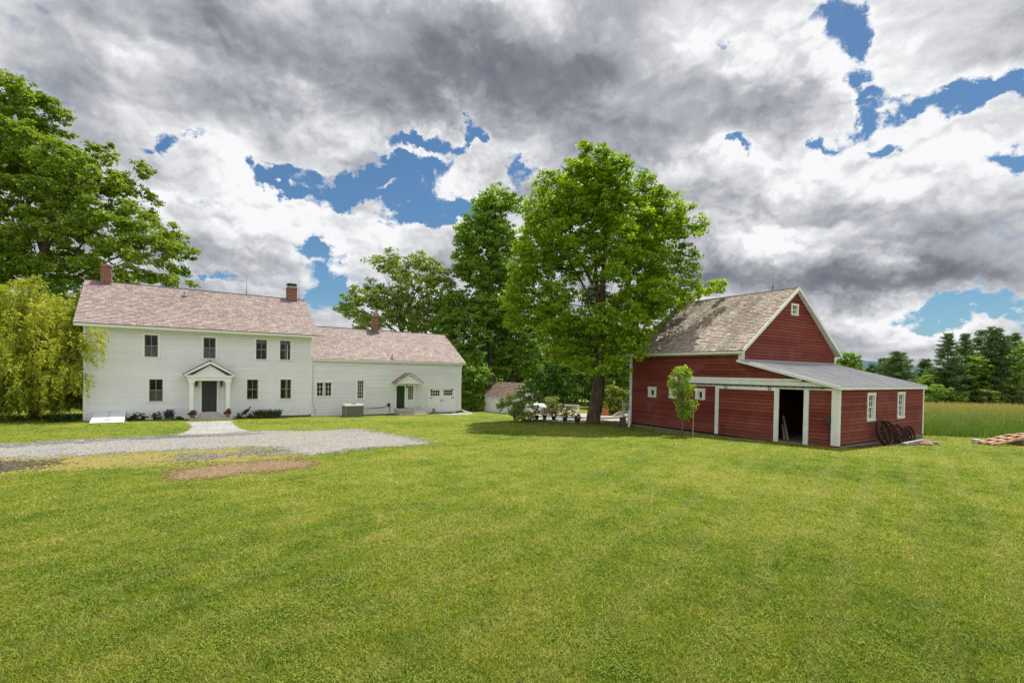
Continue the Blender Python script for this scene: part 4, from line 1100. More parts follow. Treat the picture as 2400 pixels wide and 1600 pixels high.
T_MAPLE = ((5.83, 34.60), [(-1.36,4.71,0.83),(0.56,4.29,0.79),(-2.52,4.88,0.83),(1.83,4.76,0.7),(-0.58,3.96,0.57),(-1.79,6.87,1.15),(0.27,6.01,1.15),(-2.23,17.26,0.57),(0.04,18.06,0.7),(0.56,17.37,0.96),(1.86,15.56,1.34),(3.15,14.95,1.09),(-2.6,16.31,0.77),(3.68,13.69,1.34),(0.34,15.54,1.47),(-3.49,16.48,0.57),(4.57,13.71,0.89),(-1.25,18.89,0.33),(-1.18,18.41,0.28),(-0.59,17.6,1.09),(-0.94,16.15,1.53),(-1.85,16.89,0.77),(0.83,16.68,1.28),(2.74,16.46,0.89),(-2.2,15.49,0.96),(4.04,15.09,1.02),(5.33,14.1,1.02),(6.23,13.61,0.64),(4.86,12.32,1.15),(-4.11,15.71,0.83),(-4.34,13.94,1.09),(-4.94,12.28,0.96),(-5.16,10.25,1.09),(-5.64,8.59,1.02),(-4.03,11.16,1.28),(-2.79,12.7,1.53),(-2.81,14.22,1.15),(-0.64,13.75,1.79),(1.64,14.17,1.66),(2.94,12.79,1.53),(1.05,11.62,1.66),(-1.49,11.58,1.41),(3.62,10.77,1.41),(5.15,10.67,1.02),(5.42,9.66,0.77),(6.33,9.23,0.64),(7.34,9.25,0.57),(8.04,9.7,0.49),(4.68,8.63,1.02),(3.02,8.73,1.28),(1.76,8.2,1.28),(0.33,9.45,1.15),(-2.72,9.02,1.28),(-4.1,7.85,1.28),(-2.82,7.23,1.28),(-0.77,6.76,1.34),(1.28,6.54,1.28),(2.8,7.2,1.02),(3.55,7.98,0.77),(-5.88,7.18,0.64),(-2.02,5.59,1.02),(-0.1,5.37,0.96),(1.31,5.26,0.83),(2.18,6.04,0.7),(-3.31,6.21,0.96)])
T_TALL = ((-2.39, 57.00), [(0.62,24.26,1.58),(-1.05,23.6,1.47),(2.3,23.66,1.26),(0.03,21.95,2.31),(-2.05,20.67,2.0),(-3.08,19.5,1.47),(-3.36,17.51,1.68),(-0.96,18.18,2.31),(1.33,19.26,2.1),(-1.97,15.65,1.89),(0.14,15.27,1.68),(-3.65,15.84,1.05),(-1.1,13.58,1.26),(1.39,15.92,1.89),(1.86,12.79,1.68),(0.19,12.13,1.47),(-0.63,10.44,1.26),(1.27,10.47,1.47),(-1.91,11.68,1.16)])
T_OAK = ((-12.24, 57.00), [(-1.99,16.85,1.3),(1.15,16.8,1.43),(-0.71,14.99,1.58),(2.85,15.78,1.37),(4.12,14.55,1.47),(-3.46,16.41,0.84),(1.61,14.19,1.68),(-3.74,13.68,1.05),(-5.09,12.72,1.16),(-6.66,12.38,1.05),(-7.27,10.9,0.88),(-5.69,10.4,1.26),(-2.56,12.13,1.37),(-0.47,12.58,1.47),(2.06,11.79,1.79),(4.16,12.24,1.68),(-4,9.38,1.26),(-2.12,10.25,1.47),(-0.01,10.08,1.68),(2.51,9.7,1.89),(4.61,10.36,1.26)])
T_MIDA = ((-5.54, 55.00), [(-0.84,11.74,1.83),(-1.82,9.7,1.83),(0.61,9.94,2.03),(1.8,11.58,1.42),(-0.57,7.49,1.93),(1.85,8.14,1.62),(-2.2,7.87,1.22),(0.67,5.69,1.62)])
T_ROUND = ((0.27, 59.00), [(-0.31,8.36,1.85),(-1.81,7.25,1.74),(1.24,7.08,1.74),(-0.69,5.09,2.07),(-2.64,4.84,1.63),(1.49,4.91,1.74),(-3.12,7.45,1.31),(-0.35,10.75,1.52),(-2.07,9.64,1.52),(1.85,9.49,1.74)])
T_DARKA = ((6.22, 59.00), [(-1.43,6.05,1.96),(0.34,4.34,1.96),(-2.26,3.64,1.74),(-0.7,1.92,1.52),(-2.87,1.45,1.31),(0.96,6.09,1.74),(1.04,2.17,1.31)])
T_DARKB = ((12.73, 58.00), [(-1.16,5.69,1.93),(0.75,6.15,1.61),(-1.98,3.75,1.71),(0.59,3.79,1.5),(-0.77,7.19,1.71),(-2.45,5.88,1.71),(2.07,4.67,0.86),(-0.15,8.27,1.5)])
T_LOWA = ((-4.08, 49.00), [(-0.06,3.75,1.36),(-0.76,2.29,1.18),(0.51,2.32,1.09),(-0.55,0.85,1.0),(1.04,3.41,1.09),(0.35,0.68,0.9)])
T_SHRUBA = ((9.57, 46.00), [(-0.95,2.05,0.45),(-0.05,2.29,0.57),(0.86,2.08,0.53),(-0.49,1.3,0.6),(0.42,1.24,0.6),(1.17,1.56,0.34),(-0.02,0.55,0.53),(0.81,0.57,0.42),(-0.85,0.62,0.45)])
T_SHRUBB = ((3.93, 47.00), [(-0.51,1.17,0.42),(0.19,1.15,0.48),(0.58,0.8,0.35),(-0.19,0.64,0.42),(0.36,0.41,0.35),(-0.65,0.55,0.35)])
T_LILAC = ((0.25, 35.30), [(-0.35,1.67,0.43),(-0.7,1.26,0.41),(-1.04,1.08,0.26),(0.22,1.97,0.43),(0.68,2.33,0.35),(0.96,2.74,0.24),(1.26,2.11,0.38),(1.61,1.82,0.35),(0.12,1.27,0.52),(0.81,1.4,0.49),(1.27,1.35,0.35),(-0.16,0.69,0.38),(0.36,0.7,0.43),(0.77,0.53,0.32),(1.12,0.42,0.24),(0.13,0.35,0.26),(1.85,1.59,0.17)])
T_GIANT = ((-49.91, 48.00), [(0.53,31.03,1.2),(2.32,30.32,1.2),(3.51,29.45,0.78),(-0.07,29.39,1.05),(2.02,27.94,1.2),(0.83,27.03,1.05),(3.07,27.81,0.78),(4.57,25.61,0.9),(5.62,24.89,0.63),(3.07,25.44,1.05),(1.13,24.52,1.5),(-0.21,23.31,1.65),(2.78,23.65,1.5),(4.87,23.39,1.35),(7.71,24.03,0.78),(9.06,23.46,0.9),(11,23.79,0.78),(12.04,24.25,0.51),(7.42,22.25,1.35),(9.51,22.13,1.2),(11.31,22.01,0.78),(12.21,21.14,0.66),(8.92,20.34,1.35),(6.53,20.15,1.2),(11.62,19.79,0.66),(10.72,18.73,0.9),(8.03,18.39,1.35),(3.83,20.25,1.35),(1.59,20.96,1.5),(0.25,19.45,1.43),(3.09,18.01,1.43),(5.34,17.6,1.28),(12.52,18.61,0.54),(12.83,16.98,1.05),(10.73,16.64,1.2),(8.64,15.86,1.08),(14.62,18.35,0.75),(15.08,17.01,0.9),(16.28,15.69,0.78),(17.33,15.41,0.51),(14.34,15.51,0.9),(12.54,14.88,1.05),(15.85,13.59,0.75),(14.35,12.67,0.78),(17.05,12.27,0.45),(12.1,13.08,0.9),(10.15,13.2,0.66),(6.84,16.13,1.28),(4.6,15.05,1.43),(1.6,15.74,1.58),(-0.05,14.22,1.58),(3.1,13.38,1.28),(6.1,13.13,1.28),(1.16,12.3,1.28),(7.6,13.16,0.9),(6.11,11.34,0.9),(-2.45,28.31,1.8),(-2.9,23.86,2.11),(-3.65,19.38,2.26),(-2.45,15.68,1.8),(-4.54,15.64,1.95),(-2.14,12.7,1.8)])
T_BEHIND = ((-41.13, 43.00), [(1.49,9.6,1.81),(2.06,6.6,1.7),(1.51,3.58,1.89),(2.08,0.95,1.43),(-0.76,6.18,2.26),(-1.89,2.77,2.26),(-3.78,5.75,2.64),(-3.4,1.23,1.89),(0,0.91,1.7)])
T_FARTREE = ((43.14, 62.00), [(-0.53,6.87,0.71),(0.51,6.56,0.82),(-1.22,6.21,0.65),(0.05,5.47,1.09),(-1.02,4.9,0.82),(0.98,5.26,0.76)])
T_RA = ((92.50, 97.00), [(-0.25,8.6,1.04),(-1.26,7.54,1.04),(0.83,7.41,1.04),(-1.91,6.14,1.04),(-0.17,5.83,1.3),(1.4,5.68,1.04),(-1.16,4.25,1.04),(0.76,3.93,1.13),(-0.07,2.7,0.96)])
T_RB = ((88.94, 99.00), [(0.12,7.02,0.97),(-0.74,6.12,0.89),(1.04,5.98,0.89),(-0.16,4.72,1.06),(1.44,4.57,0.89),(-1.03,4.17,0.8),(0.59,3.31,0.89)])
T_RC = ((97.01, 92.00), [(-0.56,11.46,0.91),(0.46,10.32,1.15),(-0.83,9.48,0.82),(0.37,8.02,1.15),(-0.75,7.01,0.82),(0.76,6.05,1.15),(-0.36,5.04,0.82)])
T_RBUSH0 = ((82.05, 94.00), [(-1.57,2.75,0.67),(-0.23,2.94,0.93),(0.96,2.62,1.01),(0.15,1.6,1.01),(-1.19,1.24,0.84),(2.18,1.29,0.76)])
T_RBUSH1 = ((85.84, 94.00), [(-0.28,1.82,0.67),(1.07,1.84,0.67),(0.42,0.99,0.67),(-0.92,0.8,0.67)])
T_RBUSH2 = ((91.92, 94.00), [(-1.16,2.25,0.76),(0.2,2.1,0.84),(1.38,1.95,0.93),(-0.11,1.08,0.84),(1.75,0.95,0.76),(-1.62,1.06,0.67)])
T_RBUSH3 = ((96.82, 94.00), [(-1.88,3.49,1.01),(-0.54,3.69,1.18),(0.8,3.88,1.18),(1.84,2.88,1.18),(-0.83,2.33,1.18),(0.69,2.02,1.18),(-1.82,1.47,1.01),(2.07,1.2,1.01)])
T_RBUSH4 = ((84.45, 98.00), [(-0.25,4.82,0.79),(1.14,5.19,0.88),(-1.63,4.09,0.88),(0.65,3.96,0.88)])
# ---------------------------------------------------------------- trees and shrubs
M_BARK = None
def bark_mat(name, c1, c2, scale=5.0):
    m, nt, out = new_mat(name)
    tc = nt.node('ShaderNodeTexCoord').outputs['Object']
    mp = nt.node('ShaderNodeMapping'); nt.set(mp.inputs[0], tc); mp.inputs['Scale'].default_value = (1, 1, .18)
    n = nt.noise(mp.outputs[0], scale, 6, .65, .8); n2 = nt.noise(tc, 1.6, 4, .6)
    f = nt.math('ADD', nt.math('MULTIPLY', n, .75), nt.math('MULTIPLY', n2, .25))
    c = nt.ramp(f, [(.35, c1), (.65, c2)])
    principled(nt, out, c, .95, .1, bump=n, bstr=.9, bdist=.08)
    return m
M_BARK = bark_mat('maple_bark', (.035, .026, .018), (.20, .155, .11), 7)
M_BARKG = bark_mat('grey_bark', (.05, .045, .04), (.20, .18, .155), 6)
M_TWIG = simple('dead_twig', (.30, .27, .23), .9, .1, var=.2)

def leaf_cloud(centers, rad, per, size, rg, up=.55, flat=.5, aspect=.8, droop=.0, out_c=None):
    """kite shaped leaves spread in small flattened clouds round the centres"""
    n = len(centers) * per
    C = np.repeat(centers, per, 0); Rr = np.repeat(rad, per)
    d = rg.normal(size=(n, 3)); d /= np.linalg.norm(d, axis=1)[:, None]
    d *= (rg.random(n) ** .45)[:, None] * Rr[:, None]; d[:, 2] *= flat
    P = C + d
    nrm = rg.normal(size=(n, 3)) * .75; nrm[:, 2] += up
    if out_c is not None:
        o = P - out_c; o /= np.maximum(np.linalg.norm(o, axis=1), 1e-6)[:, None]; nrm += o * .55
    nrm /= np.linalg.norm(nrm, axis=1)[:, None]
    t = rg.normal(size=(n, 3)); t[:, 2] -= droop
    t -= nrm * (t * nrm).sum(1)[:, None]; t /= np.linalg.norm(t, axis=1)[:, None]
    s = np.cross(nrm, t); L = size * rg.uniform(.65, 1.3, n)
    V = np.empty((n, 4, 3))
    V[:, 0] = P - t * (L * .5)[:, None]; V[:, 1] = P + s * (L * aspect * .5)[:, None] + nrm * (L * .10)[:, None]
    V[:, 2] = P + t * (L * .5)[:, None]; V[:, 3] = P - s * (L * aspect * .5)[:, None] + nrm * (L * .10)[:, None]
    return V.reshape(-1, 3)

def bez(a, b, c, n):
    return [(a * (1 - t) ** 2 + b * (2 * t * (1 - t)) + c * t * t) for t in [i / (n - 1) for i in range(n)]]

def tree(data, name, label, cat, lmat, bark, seed, depth=None, tr=.3, fork=.22, leaf=.19, dens=1.0, per=30, group=None, clus=.46, lean=0.0, twigs=0, inner=.5, flare=1.35, top=.9, up=.55, wide=0):
    (bx_, by_), lobes = data
    rg = np.random.default_rng(seed); rnd = random.Random(seed)
    z0 = G(bx_, by_)
    root = thing(name, label, cat, (bx_, by_, z0), 0, group)
    L = np.array(lobes); xs = L[:, 0]; cx = (xs.min() + xs.max()) / 2; W = (xs.max() - xs.min()) / 2 + L[:, 2].mean()
    H = (L[:, 1] + L[:, 2]).max()
    if depth is None: depth = W
    lob3 = []
    for (x, z, r) in lobes:
        q = max(.12, 1 - ((x - cx) / W) ** 2); hz = max(0.0, min(1, (H - z) / (H * .55))) ** .5
        dm = depth * math.sqrt(q) * (.35 + .65 * hz)
        ys = [-max(0, dm - r) * rnd.uniform(.55, 1.0), max(0, dm - r) * rnd.uniform(.55, 1.0)] if dm > r * 1.25 else [rnd.uniform(-.3, .3) * r]
        if dm > 2.6 * r: ys.append(rnd.uniform(-.4, .4) * dm)
        for k, y in enumerate(ys):
            lob3.append((x + rnd.uniform(-.15, .15) * r, y, z + rnd.uniform(-.15, .15) * r, r * rnd.uniform(.78, 1.05)))
    # trunk
    zf = fork * H; ztop = H * top
    tb = MB()
    pts = []; rad = []
    for i in range(9):
        t = i / 8; z = ztop * t
        pts.append((cx * min(1, t * 1.2) * .8 + .18 * math.sin(t * 5 + seed) * (t > .05), .15 * math.sin(t * 4 + seed * 2) * (t > .05), z - .15 * (i == 0)))
        rad.append(max(.03, tr * (flare if i == 0 else (1.0 if t < fork else (1 - (t - fork) / (1.0001 - fork)) ** 1.25 * .9))))
    pts.insert(1, (pts[0][0], pts[0][1], .35)); rad.insert(1, tr * (1 + (flare - 1) * .35))
    tb.tube(pts, rad, 12)
    def axis_pt(z):
        t = max(0, min(1, z / ztop)) * 8
        P = [Vector(p) for k, p in enumerate(pts) if k != 1]
        i = min(int(t), 7); return P[i].lerp(P[i + 1], t - i)
    cl = []; cr = []; cc = []
    # main limbs serve groups of neighbouring lobes, lighter limbs go on from them
    A = np.array([q[:3] for q in lob3]); kk = max(2, min(11, len(A) // 7)); cen = A[rg.choice(len(A), kk, replace=False)]
    for _ in range(12):
        lab = np.argmin(((A[:, None] - cen[None]) ** 2).sum(2), 1)
        cen = np.array([A[lab == j].mean(0) if (lab == j).any() else cen[j] for j in range(kk)])
    limbs = []
    for j in range(kk):
        c = Vector(cen[j]); za = zf + max(0, c.z - zf) * rnd.uniform(.12, .42); za = max(min(za, ztop * .9), zf * rnd.uniform(.8, 1.05)); a = axis_pt(za)
        e = a.lerp(c, .92); L_ = (e - a).length
        m_ = a.lerp(e, .5) + Vector((rnd.uniform(-1, 1) * .1, rnd.uniform(-1, 1) * .1, .10)) * L_ + Vector((0, 0, -.06 * L_))
        p = bez(a, m_, e, 9); r0 = tr * rnd.uniform(.26, .38)
        tb.tube(p, [r0 * (1 - .82 * i / 8) for i in range(9)], 7, cap=False); limbs.append((p, r0))
    for q_, (x, y, z, r) in enumerate(lob3):
        c = Vector((x, y, z)); lp, lr = limbs[lab[q_]]; i0 = rnd.randint(3, 8)
        # start from the limb point that is nearest among a few, never doubling back
        i0 = min(range(2, 9), key=lambda i: (lp[i] - c).length + .25 * i * (lp[8] - lp[0]).length / 9 * (1 if lp[i].z > c.z else .4))
        a = lp[i0]; L_ = (c - a).length
        m_ = a.lerp(c, .5) + Vector((rnd.uniform(-1, 1), rnd.uniform(-1, 1), rnd.uniform(-.2, 1))) * .12 * L_
        p = bez(a, m_, c, 5); r0 = min(lr * (1 - .82 * i0 / 8) * .8, .012 * L_ + .022)
        tb.tube(p, [r0 * (1 - .8 * i / 4) + .004 for i in range(5)], 5, cap=False)
        n = max(4, int(dens * 3.6 * (r / clus) ** 2))
        d = rg.normal(size=(n, 3)); d[:, 2] = d[:, 2] * .9 + .10; d /= np.linalg.norm(d, axis=1)[:, None]
        q = np.array([x, y, z]) + d * (r * rg.uniform(inner, 1.10, n))[:, None] * np.array([1, 1, .9])
        cl.append(q); cr.append(clus * rg.uniform(.55, 1.3, n)); cc.append(np.repeat([[x, y, z - r * .4]], n, 0))
        for k in range(min(n, 6)):
            e = Vector(q[k]); s = p[rnd.randint(2, 4)]
            tb.tube([s, s.lerp(e, .5) + Vector((0, 0, .06)), e], [r0 * .25 + .006, .009, .004], 3, cap=False)
    tb.build('trunk', bark, root, True)
    C = np.concatenate(cl); Rr = np.concatenate(cr); O = np.repeat(np.concatenate(cc), per, 0)
    k = C[:, 2] > .25; C = C[k]; Rr = Rr[k]; O = O[np.repeat(k, per)]
    np_object('crown', leaf_cloud(C, Rr, per, leaf, rg, up=up, out_c=O), 4, lmat, root)
    if twigs:
        for i in range(twigs):
            tw = MB()
            a = Vector((rnd.uniform(-2.6, 1.6), -depth * rnd.uniform(.35, .75), H * rnd.uniform(.30, .52)))
            for j in range(4):
                b = a + Vector((rnd.uniform(-1, 1), rnd.uniform(-.5, .3), rnd.uniform(-.4, .7))) * .9
                m_ = a.lerp(b, .5) + Vector((rnd.uniform(-.1, .1), 0, .12)); tw.tube([a, m_, b], [.016, .010, .004], 4, cap=False)
                for h in range(3):
                    e = m_.lerp(b, rnd.random()); tw.tube([e, e + Vector((rnd.uniform(-.4, .4), rnd.uniform(-.2, .1), rnd.uniform(-.2, .35)))], [.008, .003], 3, cap=False)
            tw.build('dead_branch', M_TWIG, root)
    return root

L_BRIGHT = leaf_mat('leaf_bright', [(0, (.085, .190, .011)), (.35, (.195, .335, .014)), (.65, (.310, .450, .019)), (1, (.43, .52, .036))], .5, (1.12, 1.12, .45))
L_MID = leaf_mat('leaf_mid', [(0, (0.103, 0.226, 0.027)), (.4, (0.178, 0.332, 0.038)), (.75, (0.274, 0.424, 0.047)), (1, (0.429, 0.495, 0.078))], .48)
L_OAK = leaf_mat('leaf_oak', [(0, (0.119, 0.201, 0.039)), (.4, (0.184, 0.289, 0.050)), (.75, (0.281, 0.369, 0.075)), (1, (0.445, 0.400, 0.126))], .48)
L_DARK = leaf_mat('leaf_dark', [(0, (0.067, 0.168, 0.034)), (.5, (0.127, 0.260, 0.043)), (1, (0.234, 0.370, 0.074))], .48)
L_GIANT = leaf_mat('leaf_giant', [(0, (0.099, 0.200, 0.019)), (.4, (0.173, 0.290, 0.025)), (.75, (0.273, 0.377, 0.039)), (1, (0.432, 0.432, 0.073))], .48)
L_SHRUB = leaf_mat('leaf_shrub', [(0, (0.114, 0.200, 0.039)), (.5, (0.209, 0.294, 0.056)), (1, (0.351, 0.389, 0.114))], .38)
L_HEDGE = leaf_mat('leaf_hedge', [(0, (0.097, 0.159, 0.014)), (.5, (0.186, 0.248, 0.021)), (1, (0.297, 0.324, 0.046))], .4)

tree(T_MAPLE, 'maple_tree', 'tall bright green maple standing alone between farmhouse wing and barn', 'tree', L_BRIGHT, M_BARK, 1, depth=6.4, tr=.47, fork=.20, leaf=.185, dens=1.25, clus=.42, twigs=9, flare=1.15, up=.8)
tree(T_TALL, 'maple_tree', 'tall narrow darker maple rising behind the bright maple, on its left', 'tree', L_MID, M_BARKG, 2, depth=5.0, tr=.34, fork=.3, leaf=.26, dens=1.35, group='trees behind the farmhouse wing', clus=.55)
tree(T_OAK, 'oak_tree', 'open-crowned olive oak above the wing roof with sky showing through', 'tree', L_OAK, M_BARKG, 3, depth=5.6, tr=.42, fork=.34, leaf=.25, dens=1.05, group='trees behind the farmhouse wing', clus=.58)
tree(T_MIDA, 'broadleaf_tree', 'yellowish green tree filling the gap between oak and tall maple', 'tree', L_MID, M_BARKG, 4, depth=4.4, tr=.3, fork=.3, leaf=.26, dens=1.3, group='trees behind the farmhouse wing', clus=.55)
tree(T_ROUND, 'broadleaf_tree', 'round dense tree right behind the small white shed', 'tree', L_MID, M_BARKG, 5, depth=4.6, tr=.3, fork=.2, leaf=.27, dens=1.3, group='trees behind the farmhouse wing', clus=.55)
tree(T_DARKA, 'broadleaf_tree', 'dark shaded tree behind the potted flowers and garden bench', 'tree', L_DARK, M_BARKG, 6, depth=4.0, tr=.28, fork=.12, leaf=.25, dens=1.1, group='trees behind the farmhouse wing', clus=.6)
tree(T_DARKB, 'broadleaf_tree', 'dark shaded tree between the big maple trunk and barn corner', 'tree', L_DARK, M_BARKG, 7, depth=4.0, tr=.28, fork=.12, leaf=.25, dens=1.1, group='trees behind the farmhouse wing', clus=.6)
tree(T_LOWA, 'shrub', 'tall shrub against the far end of the farmhouse wing', 'shrub', L_MID, M_BARKG, 8, depth=1.8, tr=.10, fork=.1, leaf=.21, dens=1.1, group='garden shrubs', clus=.42)
tree(T_SHRUBA, 'shrub', 'rounded yellow-green shrub beside the orange pots near the barn', 'shrub', L_HEDGE, M_BARKG, 9, depth=2.2, tr=.08, fork=.1, leaf=.17, dens=1.25, group='garden shrubs', clus=.36, flare=1)
tree(T_SHRUBB, 'shrub', 'low grey-green shrub behind the row of flower pots', 'shrub', L_SHRUB, M_BARKG, 10, depth=1.5, tr=.06, fork=.1, leaf=.16, dens=1.2, group='garden shrubs', clus=.34, flare=1)
tree(T_LILAC, 'shrub', 'open leafy lilac bush in front of the small white shed', 'shrub', L_SHRUB, M_BARKG, 11, depth=1.7, tr=.07, fork=.06, leaf=.125, dens=.95, group='garden shrubs', clus=.27, per=20, flare=1)
tree(T_GIANT, 'maple_tree', 'huge spreading maple behind the left end of the farmhouse', 'tree', L_GIANT, M_BARK, 12, depth=6.5, tr=.62, fork=.22, leaf=.25, dens=1.45, top=.85, flare=1.3, clus=.5)
tree(T_BEHIND, 'broadleaf_tree', 'dark tree hidden between the willow and the house corner', 'tree', L_DARK, M_BARKG, 13, depth=3.0, tr=.3, fork=.2, leaf=.24, dens=1.0, clus=.55)
tree(T_FARTREE, 'broadleaf_tree', 'small tree top showing beyond the right slope of the barn gable', 'tree', L_MID, M_BARKG, 14, depth=1.8, tr=.14, fork=.3, leaf=.22, dens=1.0, clus=.4)
tree(T_RA, 'broadleaf_tree', 'light green broadleaf tree in front of the pines, at centre of the meadow edge', 'tree', L_MID, M_BARKG, 15, depth=2.8, tr=.18, fork=.15, leaf=.30, dens=1.0, group='broadleaf trees along the far meadow edge', clus=.6)
tree(T_RB, 'broadleaf_tree', 'smaller broadleaf tree left of the light green one below the tallest left pine', 'tree', L_OAK, M_BARKG, 16, depth=2.6, tr=.16, fork=.15, leaf=.30, dens=1.0, group='broadleaf trees along the far meadow edge', clus=.6)
tree(T_RC, 'broadleaf_tree', 'broadleaf tree cut by the right edge of the view at the meadow edge', 'tree', L_MID, M_BARKG, 17, depth=2.8, tr=.18, fork=.15, leaf=.30, dens=1.0, group='broadleaf trees along the far meadow edge', clus=.6)
_bl = ['shrub just right of the lean-to corner at the far meadow edge', 'shrub below the smaller broadleaf tree at the far meadow edge', 'low wide shrub below the light green tree at the far meadow edge', 'tall pale shrub at the far right of the meadow edge', 'shrub showing above the low end of the lean-to roof']
for i, d in enumerate((T_RBUSH0, T_RBUSH1, T_RBUSH2, T_RBUSH3, T_RBUSH4)):
    tree(d, 'shrub', 'green ' + _bl[i], 'shrub', (L_MID, L_OAK, L_SHRUB, L_SHRUB, L_MID)[i], M_BARKG, 20 + i, depth=2.4, tr=.08, fork=.08, leaf=.30, dens=1.0, group='shrubs along the far meadow edge', clus=.6, flare=1)

# ---- pines
L_PINE = leaf_mat('pine_needles', [(0, (0.066, 0.139, 0.054)), (.5, (0.131, 0.228, 0.078)), (1, (0.273, 0.338, 0.119))], .2, (1.1, 1.1, .6))
def pine(x, y, h, r, seed, label):
    rg = np.random.default_rng(seed); rnd = random.Random(seed)
    root = thing('pine_tree', label, 'pine tree', (x, y, G(x, y)), 0, 'pines beyond the meadow')
    tb = MB(); tb.tube([(0, 0, -.3), (.1, 0, h * .5), (.05, .1, h)], [.24, .16, .03], 7)
    C = []; Dr = []
    z = h * .12; k = 0
    while z < h * .99:
        t = z / h; ln = r * (1 - t) ** .72 * (1.0 if t > .2 else .8) + .25
        for j in range(rnd.randint(4, 6)):
            a = rnd.uniform(0, 6.283); l = ln * rnd.uniform(.45, 1.15); dx, dy = math.cos(a), math.sin(a); rise = rnd.uniform(-.02, .32) * l * (.5 + t)
            tb.tube([(0, 0, z), (dx * l * .5, dy * l * .5, z + rise * .3), (dx * l, dy * l, z + rise)], [.05 * (1 - t) + .012, .03 * (1 - t) + .01, .008], 4, cap=False)
            m = max(2, int(l * 2.6))
            for i in range(m):
                u = .35 + .65 * (i + rnd.random()) / m; w = rnd.uniform(-.22, .22) * l * .6
                C.append((dx * l * u - dy * w, dy * l * u + dx * w, z + rise * u * u + rnd.uniform(-.08, .12))); Dr.append((dx, dy, .45))
        z += rnd.uniform(.38, .62) * h / 15
    tb.build('trunk', M_BARKG, root, True)
    C = np.array(C); Dr = np.array(Dr); per = 26; n = len(C) * per
    P = np.repeat(C, per, 0) + rg.normal(size=(n, 3)) * np.array([.24, .24, .10])
    t = np.repeat(Dr, per, 0) + rg.normal(size=(n, 3)) * .65; t /= np.linalg.norm(t, axis=1)[:, None]
    s = np.cross(t, rg.normal(size=(n, 3))); s /= np.linalg.norm(s, axis=1)[:, None]
    L = .42 * rg.uniform(.7, 1.3, n)
    V = np.empty((n, 4, 3)); V[:, 0] = P - t * (L * .5)[:, None]; V[:, 1] = P + s * (L * .14)[:, None]; V[:, 2] = P + t * (L * .5)[:, None]; V[:, 3] = P - s * (L * .14)[:, None]
    np_object('crown', V.reshape(-1, 3), 4, L_PINE, root)
pine(87.6, 98, 13.9, 5.2, 100, 'broad dark pine, leftmost of the tall ones, beside the blue hill')
pine(93.0, 100, 14.4, 3.6, 101, 'slim pine with a lone spire top right of the broad leftmost one')
pine(98.1, 102, 15.4, 4.6, 102, 'pine with a pointed top just left of the twin-topped pair')
pine(96.3, 98, 15.3, 4.4, 103, 'tall pine forming the left half of the twin-topped pair')
pine(97.1, 97, 15.0, 4.4, 104, 'tall pine forming the right half of the twin-topped pair')
pine(104.2, 101, 14.7, 4.4, 105, 'pine with a ragged top near the right edge of the view')
pine(78.8, 100, 10.2, 4.6, 106, 'shorter bushy pine with blunt top, left of the hill')
pine(83.2, 104, 10.3, 4.2, 107, 'shorter bushy pine directly left of the hill gap')
pine(82.2, 108, 9.2, 4.0, 108, 'low pine on the left slope of the shorter pine clump')
pine(90.0, 106, 9.1, 4.2, 109, 'low pine standing under the blue hill')
pine(81.2, 110, 7.9, 3.8, 110, 'lowest pine, seen just above the lean-to roof')
pine(97.7, 106, 12.4, 4.2, 111, 'pine set back between the slim spire and the pointed top')
pine(110.1, 108, 14.7, 4.4, 112, 'pine set back behind the twin-topped pair on its right')
